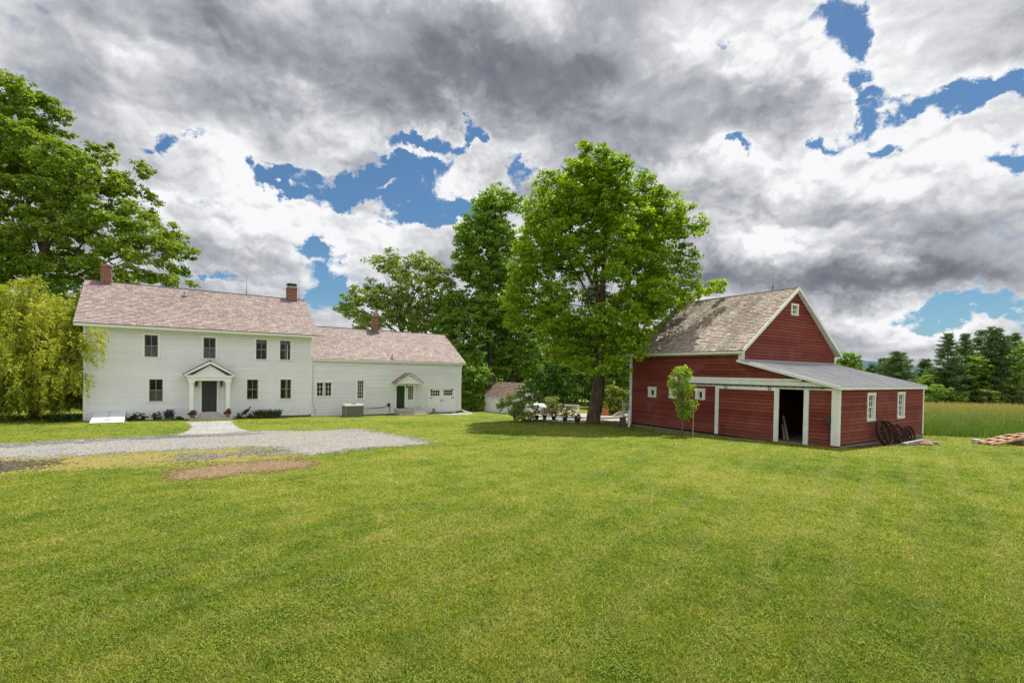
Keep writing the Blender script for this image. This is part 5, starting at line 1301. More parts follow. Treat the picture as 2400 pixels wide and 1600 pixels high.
# ---- weeping willow at the left end of the house
def willow():
    x0, y0 = -30.6, 31.2; rg = np.random.default_rng(77); rnd = random.Random(77)
    root = thing('willow_tree', 'yellow-green weeping willow overlapping the left corner of the farmhouse', 'tree', (x0, y0, G(x0, y0)))
    tb = MB(); tb.tube([(0, 0, -.2), (0, 0, .4), (.15, 0, 1.6), (.1, .1, 2.6)], [.42, .33, .28, .25], 10)
    P = []; T = []; sb = MB()
    tops = []
    for i in range(330):
        a = rnd.uniform(0, 6.283); rr = 4.9 * math.sqrt(rnd.random()) ; zz = 8.6 - 5.2 * (rr / 4.9) ** 2.2 + rnd.uniform(-1.1, .35)
        zz = max(zz, 2.6 + rnd.uniform(0, 1.5))
        if rnd.random() < .35: zz *= rnd.uniform(.55, .9)
        tops.append(Vector((rr * math.cos(a), rr * math.sin(a) * .9, zz)))
    for i in range(230):
        a = rnd.uniform(0, 6.283); rr = rnd.uniform(2.2, 4.9); tops.append(Vector((rr * math.cos(a), rr * math.sin(a) * .9, rnd.uniform(1.0, 3.8))))
    for i in range(11):     # arching sprays that hang in front of the house corner
        s_, n_ = rnd.uniform(-1.4, .7), rnd.uniform(1.0, 1.8); q = Vector(((-26.196 + s_ * math.cos(HA) + n_ * math.sin(HA)) - x0, (29.754 + s_ * math.sin(HA) - n_ * math.cos(HA)) - y0, rnd.choice((rnd.uniform(4.0, 5.6), rnd.uniform(4.0, 5.6), rnd.uniform(2.7, 3.4))))); tops.append(q)
    ok = []
    for e in tops:      # nothing grows into the house
        wx, wy = x0 + e.x + 26.196, y0 + e.y - 29.754; s_ = wx * math.cos(HA) + wy * math.sin(HA); n_ = wx * math.sin(HA) - wy * math.cos(HA)
        if s_ < -.5 or (n_ > .9 and s_ < 1.3 and e.z > 2.6): ok.append(e)
    for e in ok:
        a = Vector((.1, .1, rnd.uniform(1.6, 2.6))); m_ = a.lerp(e, .45) + Vector((0, 0, .22 * (e - a).length))
        p = bez(a, m_, e, 6); L_ = (e - a).length
        tb.tube(p, [max(.006, .012 * L_ * (1 - i / 5.5) + .006) for i in range(6)], 5, cap=False)
        o = Vector((e.x, e.y, 0)); o = o.normalized() if o.length > .01 else Vector((1, 0, 0))
        for k in range(rnd.randint(8, 11)):
            s = p[rnd.randint(3, 5)] + Vector((rnd.uniform(-.4, .4), rnd.uniform(-.4, .4), rnd.uniform(-.15, .25)))
            ln = rnd.uniform(.6, 1.7); ln = min(ln, s.z - .1) if s.z > .5 else .3
            d = (o * rnd.uniform(.2, 1.0) + Vector((rnd.uniform(-.6, .6), rnd.uniform(-.6, .6), 0)))
            path = [s + d * (ln * .38 * (1 - (1 - t) ** 2)) + Vector((0, 0, .14 * math.sin(t * 2.2) - ln * t ** 1.8)) for t in (0, .2, .4, .6, .8, 1.0)]
            sb.tube(path, [.008, .006, .005, .004, .003, .002], 3, cap=False)
            n = int(ln * 34)
            for q in range(n):
                t = rnd.random() * 4.999; i = int(t); f = t - i
                c = path[i].lerp(path[i + 1], f); tg = (path[i + 1] - path[i]).normalized()
                P.append(c + Vector((rnd.uniform(-.08, .08), rnd.uniform(-.08, .08), rnd.uniform(-.05, .05)))); T.append(tg + Vector((rnd.uniform(-1.1, 1.1), rnd.uniform(-1.1, 1.1), rnd.uniform(-.4, .5))))
    sb.build('twigs', simple('willow_twig', (.20, .20, .05), .8, .2, var=.2), root)
    tb.build('trunk', bark_mat('willow_bark', (.06, .05, .03), (.22, .18, .09), 6), root, True)
    P = np.array(P); T = np.array(T); n = len(P); T /= np.linalg.norm(T, axis=1)[:, None]
    s = np.cross(T, rg.normal(size=(n, 3))); s /= np.linalg.norm(s, axis=1)[:, None]; L = .19 * rg.uniform(.7, 1.4, n)
    V = np.empty((n, 4, 3)); V[:, 0] = P; V[:, 1] = P + T * (L * .45)[:, None] + s * (L * .15)[:, None]; V[:, 2] = P + T * L[:, None]; V[:, 3] = P + T * (L * .45)[:, None] - s * (L * .15)[:, None]
    np_object('crown', V.reshape(-1, 3), 4, leaf_mat('leaf_willow', [(0, (.21, .28, .025)), (.4, (.35, .42, .04)), (.75, (.47, .49, .06)), (1, (.56, .54, .15))], .5, (1.2, 1.15, .5)), root)
willow()
# ---- young staked tree in front of the barn
def young():
    x0, y0 = 9.23, 26.24; rg = np.random.default_rng(9); rnd = random.Random(9)
    root = thing('young_tree', 'slender young tree with drooping pale leaves in front of the barn', 'tree', (x0, y0, G(x0, y0)))
    tb = MB(); tb.tube([(0, 0, -.05), (.02, 0, .6), (-.03, 0, 1.5), (-.22, .05, 3.0), (-.30, .05, 3.6)], [.042, .036, .03, .018, .006], 7)
    C = []
    for i in range(120):
        z = rnd.uniform(1.05, 3.75); w = .46 * math.sin(math.pi * min(1, max(.08, (z - .75) / 3.3))) ** .8 + .08; cx = -.05 - .17 * (z - 1.2) / 2.4 + .10 * math.sin(z * 1.7)
        a = rnd.uniform(0, 6.283); c = Vector((cx + .14 + w * math.cos(a) * rnd.uniform(.4, 1.25), w * math.sin(a) * rnd.uniform(.3, 1), z))
        b = Vector((-.03 - .1 * max(0, (z - 1.5)), 0, max(1.0, z - .5))); tb.tube([b, b.lerp(c, .55) + Vector((0, 0, .05)), c], [.014, .009, .004], 4, cap=False); C.append(c)
    tb.build('trunk', bark_mat('young_bark', (.13, .10, .08), (.30, .24, .19), 9), root, True)
    C = np.array([tuple(c) for c in C])
    V = leaf_cloud(C, rg.uniform(.10, .30, len(C)), 26, .16, rg, up=.6, flat=1.0, aspect=.34, droop=1.1)
    np_object('crown', V, 4, leaf_mat('leaf_young', [(0, (.15, .30, .025)), (.4, (.27, .46, .05)), (.8, (.42, .54, .10)), (1, (.55, .54, .25))], .5), root)
    m = MB(); m.tube([(0, 0, -.1), (0, 0, 1.75)], .026, 7); m.lathe([(.032, 1.72), (.02, 1.78)], 7)
    s = tag(m.build('stake', simple('stake_wood', (.40, .31, .23), .85, .2), None, loc=(9.78, 26.12, G(9.78, 26.12))), 'thin bare wooden stake right beside the young tree', 'stake')
young()

# ---- woods far behind, read as one mass
def woods(name, label, x0, x1, y0, y1, h0, h1, n, mat, seed, leaf, gap=None):
    rg = np.random.default_rng(seed)
    x = rg.uniform(x0, x1, n); y = rg.uniform(y0, y1, n); top = h0 + (h1 - h0) * (.5 + .5 * np.clip(wob(x, y * .3, 5.0, seed), -1, 1)); z = top * rg.random(n) ** .8
    C = np.stack([x, y, gz(x, y) + z], 1)
    o = np_object(name, leaf_cloud(C, np.full(n, 1.0), 22, leaf, rg, up=.4), 4, mat)
    tag(o, label, 'woods', kind='stuff')
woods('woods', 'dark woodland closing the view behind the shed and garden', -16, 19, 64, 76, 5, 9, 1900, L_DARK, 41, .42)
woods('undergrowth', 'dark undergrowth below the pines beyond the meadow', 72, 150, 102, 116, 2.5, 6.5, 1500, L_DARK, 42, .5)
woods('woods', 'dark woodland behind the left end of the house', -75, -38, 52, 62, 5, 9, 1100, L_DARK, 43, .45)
# ---------------------------------------------------------------- smaller things
def hpt(s, n, z):
    c, q = math.cos(HA), math.sin(HA)
    return (-26.196 + s * c + n * q, 29.754 + s * q - n * c, z)
def hthing(name, label, cat, s, n, z, rz=0, group=None): return thing(name, label, cat, hpt(s, n, z), HA + rz, group)

# steps at the doors
st = hthing('doorstep', 'pale stone slab step under the front porch of the farmhouse', 'doorstep', 6.58, 0, -.60)
m = MB(); m.box(-1.24, 1.24, -1.52, -.05, 0, .32); m.build('slab', M_SLAB, st)
m = MB(); m.box(-.56, .54, -.48, -.05, .32, .585); m.build('upper_step', M_SLAB, st)
st = hthing('side_steps', 'weathered low stone steps below the green side door', 'steps', 21.05, 0, -.80)
m = MB(); m.box(-1.15, .95, -.60, -.06, .2, .68); m.build('upper_step', M_SLAB, st)
m = MB(); m.box(-1.18, 1.22, -1.12, -.601, .1, .48); m.build('middle_step', simple('worn_step', (.40, .36, .31), .9, .1, var=.35, scale=4, bump=.3), st)
m = MB(); m.box(-1.12, 1.38, -1.44, -1.121, .05, .26); m.build('lower_step', M_SLAB, st)
m = MB(); m.box(-.38, .38, -.24, .24, 0, .015); tag(m.build('doormat', simple('brown_mat', (.08, .055, .04), .95, .05), None, loc=hpt(20.55, .34, -.118)), 'brown doormat lying in front of the green side door', 'doormat').rotation_euler = (0, 0, HA)
# cellar bulkhead
bh = hthing('cellar_bulkhead', 'white sloping cellar bulkhead doors at the left end of the farmhouse', 'bulkhead', 1.28, 0, -.42)
m = MB()
for x in (-.76, .72): m.prism([(-.04, 0), (-2.72, 0), (-2.72, .18), (-.04, .62)], x, x + .05, lambda a, z, d: (d, a, z))
m.box(-.71, .72, -2.72, -2.66, .0, .17); m.build('frame', M_TRIM, bh)
for x0, x1 in ((-.75, -.012), (.012, .76)):
    m = MB(); m.hexa([(x, y, z + h) for (y, z) in ((-2.76, .185), (-.05, .63)) for h in (0, .035) for x in (x0, x1)]); d = m.build('door', M_WHITE, bh)
    for y in (-2.3, -.6):
        k = MB(); z = .185 + (y + 2.76) / 2.71 * .445; k.box((x0 + x1) / 2 - .3, (x0 + x1) / 2 + .3, y - .05, y + .05, z + .036, z + .056); k.build('batten', M_WHITE, d)
m = MB(); m.tube([(-.08, -2.35, .29), (-.04, -2.45, .35), (.06, -2.5, .36), (.10, -2.4, .29)], .025, 6); m.build('handle', M_IRON, bh)
m = MB(); m.box(-.84, .84, -2.86, -2.761, -.02, .10); m.build('sill', simple('weathered_sill', (.22, .18, .14), .9, .1, var=.3), bh)
# standby generator
ge = hthing('generator', 'grey-green standby generator box on a pad beside the wing wall', 'generator', 15.88, 2.05, -.66)
gm_ = simple('generator_green', (.135, .135, .105), .5, .4, var=.1)
m = MB(); m.box(-.72, .72, -.02, .68, .10, .98); m.build('housing', gm_, ge)
m = MB(); m.hexa([(-.76, -.06, .981), (.76, -.06, .981), (-.76, .72, .981), (.76, .72, .981), (-.70, .0, 1.10), (.70, .0, 1.10), (-.70, .66, 1.10), (.70, .66, 1.10)]); m.build('lid', simple('generator_lid', (.50, .49, .45), .5, .4), ge)
m = MB(); m.box(-.84, .84, -.12, .80, 0, .10); m.build('pad', simple('dark_pad', (.10, .095, .09), .9, .1), ge)
m = MB()
for i in range(9): m.box(-.70, -.60, -.045, -.021, .25 + i * .07, .285 + i * .07)
m.build('louvre', simple('louvre_grey', (.30, .30, .26), .5), ge)
m = MB(); m.box(-.12, .20, .2, .4, 1.101, 1.14); m.build('exhaust_cap', M_IRON, ge)
# loose stone by the garage doors
m = MB(); rnd = random.Random(4)
m.hexa([(-.22, -.12, 0), (.26, -.10, 0), (-.18, .10, 0), (.22, .12, 0), (-.16, .06, .52), (.02, .05, .46), (-.13, .15, .50), (.04, .16, .44)])
o = tag(m.build('rock', simple('flat_stone', (.22, .20, .18), .9, .1, var=.4, bump=.4), None, loc=hpt(23.55, .35, -.72)), 'grey slab of rock leaning against the garage doors', 'rock'); o.rotation_euler = (0, 0, HA)

# plants in the beds
def tuft(name, label, s, n, w, h, count, mat, seed, spread=.5, blade=.03, cat='plant', bend=.5, heads=None, wy=None):
    rg = np.random.default_rng(seed)
    z = G(*hpt(s, n, 0)[:2]); root = thing(name, label, cat, hpt(s, n, z), HA)
    x = rg.uniform(-w / 2, w / 2, count); y = rg.uniform(-(wy or w * .5) / 2, (wy or w * .5) / 2, count); a = rg.uniform(0, 6.283, count); hh = h * rg.uniform(.5, 1.1, count)
    dx = np.cos(a) * bend * hh * rg.uniform(.1, 1, count); dy = np.sin(a) * bend * hh * rg.uniform(.1, 1, count)
    V = np.empty((count, 4, 3)); c, d = np.cos(a + 1.57) * blade, np.sin(a + 1.57) * blade
    V[:, 0] = np.stack([x, y, 0 * x], 1); V[:, 1] = np.stack([x + dx * .4 + c, y + dy * .4 + d, hh * .75], 1); V[:, 2] = np.stack([x + dx, y + dy, hh], 1); V[:, 3] = np.stack([x + dx * .4 - c, y + dy * .4 - d, hh * .75], 1)
    np_object('leaves', V.reshape(-1, 3), 4, mat, root)
    if heads:
        k = rg.random(count) < heads[0]; P = V[k, 2]
        np_object('blossom', leaf_cloud(P, np.full(len(P), heads[2]), 9, heads[3], rg, flat=2.2), 4, heads[1], root)
    return root
def bush(name, label, s, n, w, h, mat, seed, cat='shrub', leaf=.09, per=16, cnt=46, flowers=None):
    rg = np.random.default_rng(seed)
    z = G(*hpt(s, n, 0)[:2]); root = thing(name, label, cat, hpt(s, n, z), HA)
    d = rg.normal(size=(cnt, 3)); d /= np.linalg.norm(d, axis=1)[:, None]; d[:, 2] = abs(d[:, 2])
    C = d * np.array([w / 2, w * .32, h * .85]) * rg.uniform(.4, 1, cnt)[:, None]
    tb = MB()
    for q in C[::3]: tb.tube([(0, 0, -.03), (q[0] * .4, q[1] * .4, q[2] * .6), tuple(q)], [.014, .009, .004], 4, cap=False)
    tb.build('stems', M_BARKG, root)
    np_object('leaves', leaf_cloud(C, np.full(cnt, .12), per, leaf, rg), 4, mat, root)
    if flowers:
        k = rg.random(cnt) < .6; P = C[k] + np.array([0, 0, .05])
        np_object('blossom', leaf_cloud(P, np.full(len(P), .09), 7, .07, rg), 4, flowers, root)
    return root
L_BED = leaf_mat('leaf_bed', [(0, (.020, .062, .014)), (.5, (.040, .095, .020)), (1, (.085, .135, .035))], .3)
L_PALE = leaf_mat('leaf_pale', [(0, (.07, .12, .04)), (.5, (.12, .17, .06)), (1, (.20, .23, .10))], .3)
L_LILY = leaf_mat('leaf_lily', [(0, (.035, .075, .022)), (.5, (.065, .115, .035)), (1, (.13, .16, .06))], .3)
P_PURPLE = leaf_mat('purple_petal', [(0, (.045, .018, .075)), (.5, (.085, .04, .12)), (1, (.16, .09, .19))], .2, (1, 1, 1))
P_RED = leaf_mat('red_petal', [(0, (.26, .015, .03)), (.5, (.42, .05, .09)), (1, (.55, .20, .26))], .25, (1, .9, .9))
P_PINK = leaf_mat('pink_petal', [(0, (.42, .12, .15)), (.5, (.55, .25, .26)), (1, (.62, .42, .38))], .25, (1, .9, .9))
L_RUST = leaf_mat('leaf_rust', [(0, (.07, .030, .022)), (.5, (.14, .055, .04)), (1, (.22, .11, .07))], .2, (1, .9, .8))
bush('shrub', 'wide dark green shrub beside the cellar bulkhead', 2.62, .75, 1.15, .62, L_BED, 31)
bush('shrub', 'upright pale-flecked shrub between the wide shrub and the purple flowers', 3.62, .7, .55, .68, L_PALE, 32, cnt=30)
tuft('flower_plant', 'purple flower spikes left of the front porch', 4.28, .75, .5, .58, 130, L_BED, 33, blade=.016, bend=.3, heads=(.6, P_PURPLE, .06, .055))
bush('shrub', 'low green clump nearest the left porch column', 4.82, .85, .65, .30, L_BED, 34, cnt=26, leaf=.07)
bush('shrub', 'dark low shrub at the left corner of the farmhouse under the willow', -.9, .4, 1.7, .55, L_BED, 35, cnt=60)
bush('shrub', 'small pale green bush right of the front porch', 8.30, 1.0, .55, .50, L_PALE, 36, cnt=30, leaf=.07)
bush('flower_plant', 'rusty red low plant beside the iron garden figure', 8.95, .8, .5, .38, L_RUST, 37, cat='plant', cnt=24, leaf=.07)
tuft('lily_clump', 'wide clump of arching strap leaves under the right lower windows', 10.05, .75, 1.75, .62, 420, L_LILY, 38, blade=.022, bend=.9, wy=.6, cat='plant')
tuft('flower_plant', 'low reddish edging plants in front of the strap-leaved clump', 9.9, 1.25, 1.5, .24, 200, L_RUST, 39, blade=.03, bend=.9, wy=.35)
# iron bird figure in the bed
gb = hthing('garden_figure', 'dark iron garden figure of a leaning bird in the flower bed', 'ornament', 8.70, .65, G(*hpt(8.7, .65, 0)[:2]))
m = MB(); m.tube([(-.05, 0, 0), (-.02, 0, .35)], .014, 5); m.tube([(.06, 0, 0), (.03, 0, .38)], .014, 5); m.build('leg', M_IRON, gb)
m = MB(); m.tube([(-.26, 0, .26), (-.10, 0, .38), (.08, 0, .54), (.20, 0, .64)], [.03, .13, .12, .05], 8); m.tube([(.18, 0, .62), (.24, 0, .74), (.25, 0, .80)], [.05, .03, .045], 6); m.tube([(.25, 0, .80), (.34, 0, .78)], [.03, .005], 5); m.build('body', M_IRON, gb, True)
# flower pots on the doorstep
def pot(name, label, loc, r, h, pmat, flower, w, fh, seed, group=None, lmat=L_BED):
    rg = np.random.default_rng(seed); root = thing(name, label, 'flower pot', loc, 0, group)
    m = MB(); m.lathe([(r * .72, 0), (r * .95, h * .78), (r * 1.08, h * .79), (r * 1.1, h), (r * .98, h), (r * .92, h * .88)], 16); m.build('pot', pmat, root, False)
    n = 26; d = rg.normal(size=(n, 3)); d /= np.linalg.norm(d, axis=1)[:, None]; d[:, 2] = abs(d[:, 2]) * .9
    C = d * np.array([w / 2, w / 2, fh]) * rg.uniform(.5, 1, n)[:, None] + np.array([0, 0, h])
    np_object('leaves', leaf_cloud(C, np.full(n, .09), 14, .075, rg), 4, lmat, root)
    if flower:
        k = d[:, 2] > .25; np_object('blossom', leaf_cloud(C[k] + np.array([0, 0, .03]), np.full(k.sum(), .085), 12, .065, rg), 4, flower, root)
    return root
M_TERRA = simple('terracotta', (.36, .15, .09), .8, .2, var=.15)
M_ORANGE = simple('orange_pot_paint', (.58, .17, .05), .6, .3, var=.08)
M_BLACKPOT = simple('dark_pot', (.035, .032, .030), .6, .3)
pot('flower_pot', 'terracotta pot of red flowers at the left porch column', hpt(5.52, 1.40, -.28), .16, .26, M_TERRA, P_RED, .56, .34, 51, 'red flower pots on the doorstep')
pot('flower_pot', 'terracotta pot of red flowers at the right porch column', hpt(7.52, 1.36, -.28), .16, .26, M_TERRA, P_RED, .52, .34, 52, 'red flower pots on the doorstep')

# white shed
SA = -1.006; sd = thing('shed', 'small white clapboard shed with brown shingle roof behind the lilac', 'shed', (-2.67, 48.51, -.86), SA)
SL, SWd, SE, SR = 4.5, 3.0, 1.72, 2.95
m = MB(lambda a, n, z: (a, -n, z)); clap(m, lambda z: (0, SL), .05, SE, .13, [(1.62, 1.86, 1.22, 1.55)])
q = MB(lambda a, n, z: (SL + n, a, z))
def sg(z):
    if z <= SE: return (0, SWd)
    t = (z - SE) / (SR - SE) * SWd / 2
    return (min(t, SWd / 2 - .01), max(SWd - t, SWd / 2 + .01))
clap(q, sg, .05, SR - .05, .13, [(1.30, 1.70, 1.88, 2.30)])
i = len(m.v); m.v += q.v; m.f += [tuple(k + i for k in f) for f in q.f]
q = MB(lambda a, n, z: (-n, a, z)); clap(q, sg, .05, SR - .05, .13); i = len(m.v); m.v += q.v; m.f += [tuple(k + i for k in f) for f in q.f]
q = MB(lambda a, n, z: (a, SWd + n, z)); clap(q, lambda z: (0, SL), .05, SE, .13); i = len(m.v); m.v += q.v; m.f += [tuple(k + i for k in f) for f in q.f]
m.build('wall', M_WHITE, sd)
m = MB(); m.box(.02, SL - .02, .02, SWd - .02, -.4, .05); m.build('foundation', M_FOUND, sd)
rs = math.hypot(SWd / 2 + .18, (SR - SE) * (1 + .36 / SWd)); 
er_, ez_ = -.18, SE - .13; ux_, uz_ = (SWd / 2 + .18) / rs, (SR + .02 - ez_) / rs
m = MB(); slate_slope(m, SL + .44, rs, .22, .15, lambda s, d, h: (-.22 + s, er_ + ux_ * d - uz_ * h, ez_ + uz_ * d + ux_ * h), 61, .012)
slate_slope(m, SL + .44, rs, .4, .3, lambda s, d, h: (-.22 + s, SWd - er_ - ux_ * d + uz_ * h, ez_ + uz_ * d + ux_ * h), 62, .012)
ro = m.build('roof', slate_mat('shed_shingle', [(0, (.13, .085, .065)), (.5, (.22, .155, .125)), (1, (.31, .24, .20))], (.07, .05, .04), .6), sd)
m = MB()
for f in (lambda d, h: (er_ + ux_ * d - uz_ * h, ez_ + uz_ * d + ux_ * h), lambda d, h: (SWd - er_ - ux_ * d + uz_ * h, ez_ + uz_ * d + ux_ * h)):
    m.hexa([(s, *f(d, h)) for d, h in ((.02, -.09), (.02, -.003), (rs - .02, -.09), (rs - .02, -.003)) for s in (-.20, SL + .20)])
m.build('roof_deck', M_TRIM, ro)
window(sd, lambda a, n, z: (a, -n, z), 1.64, 1.84, 1.24, 1.53, trim=.05, up=(1, 1), split=1, cap=0, sill=.03)
window(sd, lambda a, n, z: (SL + n, a, z), 1.32, 1.68, 1.90, 2.28, trim=.06, up=(2, 1), split=1, cap=0, sill=.03)

# white tank behind the lilac
tk_ = thing('propane_tank', 'rounded white propane tank partly hidden behind the lilac bush', 'tank', (2.15, 42.5, G(2.15, 42.5)), .15)
m = MB(lambda x, y, z: (z - .95, x, y + .62)); m.lathe([(.02, 0), (.25, .05), (.42, .18), (.48, .38), (.48, 1.5), (.42, 1.7), (.25, 1.84), (.02, 1.9)], 20); m.build('tank_body', simple('tank_white', (.78, .78, .77), .35, .5), tk_, True)
for x in (-.5, .5):
    m = MB(); m.box(x - .06, x + .06, -.3, .3, 0, .2); m.build('foot', simple('tank_foot', (.3, .3, .3), .8), tk_)
m = MB(); m.lathe([(.14, 0), (.14, .12), (.1, .16)], 12, (0, 0, 1.09)); m.build('valve_cover', M_TRIM, tk_)
# paved terrace, coping and things on it
def paver_mat():
    m, nt, out = new_mat('pale_pavers')
    pos = nt.node('ShaderNodeNewGeometry').outputs['Position']
    b = nt.node('ShaderNodeTexBrick'); nt.set(b.inputs['Vector'], pos); b.inputs['Scale'].default_value = 1; b.inputs['Brick Width'].default_value = .6; b.inputs['Row Height'].default_value = .4; b.inputs['Mortar Size'].default_value = .012
    b.inputs['Color1'].default_value = (.46, .44, .41, 1); b.inputs['Color2'].default_value = (.36, .345, .325, 1); b.inputs['Mortar'].default_value = (.16, .15, .13, 1)
    principled(nt, out, nt.vmath('SCALE', b.outputs[0], scale=nt.maprange(nt.noise(pos, 3, 5), .3, .7, .8, 1.15, False)), .85, .2)
    return m
sheet('terrace', [(1.0, 37.6), (2.4, 36.9), (4.6, 34.5), (5.0, 34.6), (6.9, 36.6), (9.6, 38.2), (12, 41), (12, 47), (3, 47)], .12, .03, paver_mat(), .03, 'pale paved garden terrace beyond the big maple', 'terrace', 12.0)
for (p, q_, h, lab) in (((6.3, 38.9), (10.8, 41.6), .16, 'low white stone kerb along the terrace right of the maple trunk'), ((1.9, 40.2), (6.0, 39.3), .18, 'low white stone kerb behind the row of flower pots')):
    a, b = Vector((*p, G(*p) + .10)), Vector((*q_, G(*q_) + .10)); m = MB(); m.bar((0, 0, 0), b - a, .32, h); tag(m.build('stone_kerb', M_SLAB, None, loc=a), lab, 'kerb')
for i, (x, y, r, fh, lab) in enumerate(((1.95, 37.35, .17, .60, 'dark pot of flowers closest to the lilac bush'), (2.58, 37.7, .17, .75, 'dark pot of tall pink flowers second from the lilac bush'), (3.22, 36.9, .18, .70, 'dark pot of pink flowers at the middle of the row'), (3.95, 35.75, .18, .42, 'dark pot of low bright pink flowers left of the maple trunk pot'), (4.72, 34.75, .22, .40, 'dark pot half hidden by the maple trunk'))):
    pot('flower_pot', lab, (x, y, G(x, y) + .03), r, .34, M_BLACKPOT, P_PINK, .62, fh, 70 + i, 'dark flower pots along the terrace', L_SHRUB)
pot('flower_pot', 'orange pot with a small spiky plant right of the maple trunk', (8.25, 42.6, G(8.2, 42.6) + .12), .27, .62, M_ORANGE, None, .5, .45, 81, 'orange pots on the terrace', L_SHRUB)
pot('flower_pot', 'orange pot half hidden behind the pale boulder', (10.5, 46.5, G(10.5, 46.5) + .03), .30, .55, M_ORANGE, None, .6, .3, 82, 'orange pots on the terrace', L_HEDGE)
m = MB(); m.hexa([(-.75, -.3, 0), (.55, -.35, 0), (-.7, .3, 0), (.6, .35, 0), (.15, -.1, .62), (.42, -.12, .60), (.12, .12, .58), (.40, .15, .57)])
tag(m.build('boulder', simple('pinkish_rock', (.50, .41, .35), .9, .1, var=.25, bump=.4, bscale=6), None, loc=(9.0, 41.0, G(9, 41) + .02)), 'pale pinkish boulder on the terrace near the barn corner', 'boulder')
# perennials behind the pots
def bed(x0, y0, x1, y1, n, h, mat, fl, seed, lab):
    rg = np.random.default_rng(seed); t = rg.random(n); C = np.stack([x0 + (x1 - x0) * t, y0 + (y1 - y0) * t + rg.normal(0, .25, n), 0 * t], 1)
    root = thing('flower_plant', lab, 'plant', (x0, y0, G(x0, y0)))
    P = C - np.array([x0, y0, 0]); P[:, 2] = h * rg.uniform(.2, 1, n)
    np_object('leaves', leaf_cloud(P, np.full(n, .17), 16, .12, rg), 4, mat, root)
    k = rg.random(n) < .45; np_object('blossom', leaf_cloud(P[k] + np.array([0, 0, .1]), np.full(k.sum(), .11), 8, .08, rg), 4, fl, root)
bed(2.6, 40.6, 5.2, 39.9, 70, .95, L_PALE, P_PINK, 91, 'tall leafy border plants with pinkish tips behind the pots')
# garden bench and chair in white
M_GW = simple('garden_white', (.70, .70, .66), .6, .3, var=.1)
bn = thing('garden_bench', 'white slatted garden bench on the terrace left of the maple trunk', 'bench', (5.3, 43.0, G(5.3, 43.0) + .03), -.25)
m = MB()
for x in np.linspace(-.60, .60, 11): m.box(x - .025, x + .025, .28, .305, .42, .92)
m.box(-.68, .68, .27, .315, .90, .98); m.build('backrest', M_GW, bn)
m = MB()
for y in (-.2, -.06, .08, .22): m.box(-.68, .68, y - .05, y + .05, .42, .445)
m.build('seat', M_GW, bn)
for x in (-.64, .64):
    for y in (-.22, .26):
        m = MB(); m.box(x - .03, x + .03, y - .03, y + .03, 0, .60 if y < 0 else .42); m.build('leg', M_GW, bn)
    m = MB(); m.box(x - .04, x + .04, -.28, .27, .60, .63); m.build('armrest', M_GW, bn)
ld = thing('step_ladder', 'white wooden ladder leaning beside the far barn corner', 'ladder', (8.02, 33.9, G(8.02, 33.9)), -.5)
m = MB()
for x, x2 in ((-.20, -.27), (.16, .16)): m.bar((x, 0, -.02), (x2 * 1.2, .25, 1.62), .05, .06, (0, 1, 0))
m.build('rail', M_GW, ld)
m = MB()
for z in (.3, .6, .9, 1.15, 1.32, 1.46): m.bar((-.24, .155 * z, z), (.17, .155 * z, z), .05, .07)
m.build('rung', M_GW, ld)
pp = thing('post', 'short white post with black iron lantern hook by the barn corner', 'post', (7.76, 32.05, G(7.76, 32.05)), 0)
m = MB(); m.box(-.07, .07, -.07, .07, -.1, 1.12); m.build('post_shaft', M_BTRIM, pp)
m = MB(); m.tube([(0, -.0, 1.1), (0, 0, 1.34), (-.06, 0, 1.44), (-.16, 0, 1.40), (-.17, 0, 1.28)], .02, 6); m.lathe([(.02, .0), (.07, .03), (.075, .13), (.02, .18)], 8, (-.16, 0, 1.10)); m.build('hook', M_IRON, pp)
m = MB(); m.tube([(0, 0, -.1), (.01, 0, .3), (.02, .01, .66)], [.26, .22, .21], 14)
tag(m.build('tree_stump', M_BARK, None, loc=(7.35, 32.1, G(7.35, 32.1))), 'short upright log stump beside the white post', 'stump')
m = MB(); m.tube([(0, 0, .05), (.9, .15, .07), (1.7, -.1, .06), (2.4, -.35, .03)], [.10, .09, .07, .03], 8)
tag(m.build('log', M_BARK, None, loc=(.75, 35.6, G(.75, 35.6))), 'fallen brown branch lying on the lawn right of the lilac', 'log')

# iron wheels against the lean-to wall
M_RUST = simple('rusty_iron', (.060, .030, .020), .85, .3, var=.4, scale=6)
def wheel(v, u, d, wide, spokes, spin, label, lean, yaw=0.0):
    p = barnpt(u, v, 0); z = G(p[0], p[1]); r = d / 2
    root = thing('iron_wheel', label, 'wheel', (p[0], p[1], z), BA + yaw, 'old iron wheels against the barn')
    # local: x away from the wall, y along it; the disc leans back towards the wall
    c, s = math.cos(lean), math.sin(lean)
    def xf(a, y, h): return (a * c - h * s, y, a * s + h * c)      # a across the rim, y, h up the disc
    m = MB(xf); n = 32
    for i in range(n):
        t0, t1 = 6.283185 * i / n, 6.283185 * (i + 1) / n
        q = []
        for (ra, aa) in ((r, -wide / 2), (r, wide / 2), (r - .022, wide / 2), (r - .022, -wide / 2)):
            q.append([(aa, ra * math.sin(t), r + ra * math.cos(t)) for t in (t0, t1)])
        for k in range(4): m.face(q[k][0], q[k][1], q[(k + 1) % 4][1], q[(k + 1) % 4][0])
    m.build('rim', M_RUST, root)
    m = MB(xf); m.tube([(-wide * .7, 0, r), (wide * .7, 0, r)], [.075, .075], 10); m.build('hub', M_RUST, root)
    m = MB(xf)
    for i in range(spokes):
        t = 6.283 * i / spokes + spin; m.tube([((-1) ** i * wide * .3, .06 * math.sin(t), r + .06 * math.cos(t)), (0, (r - .015) * math.sin(t), r + (r - .015) * math.cos(t))], .016, 5)
    m.build('spokes', M_RUST, root)
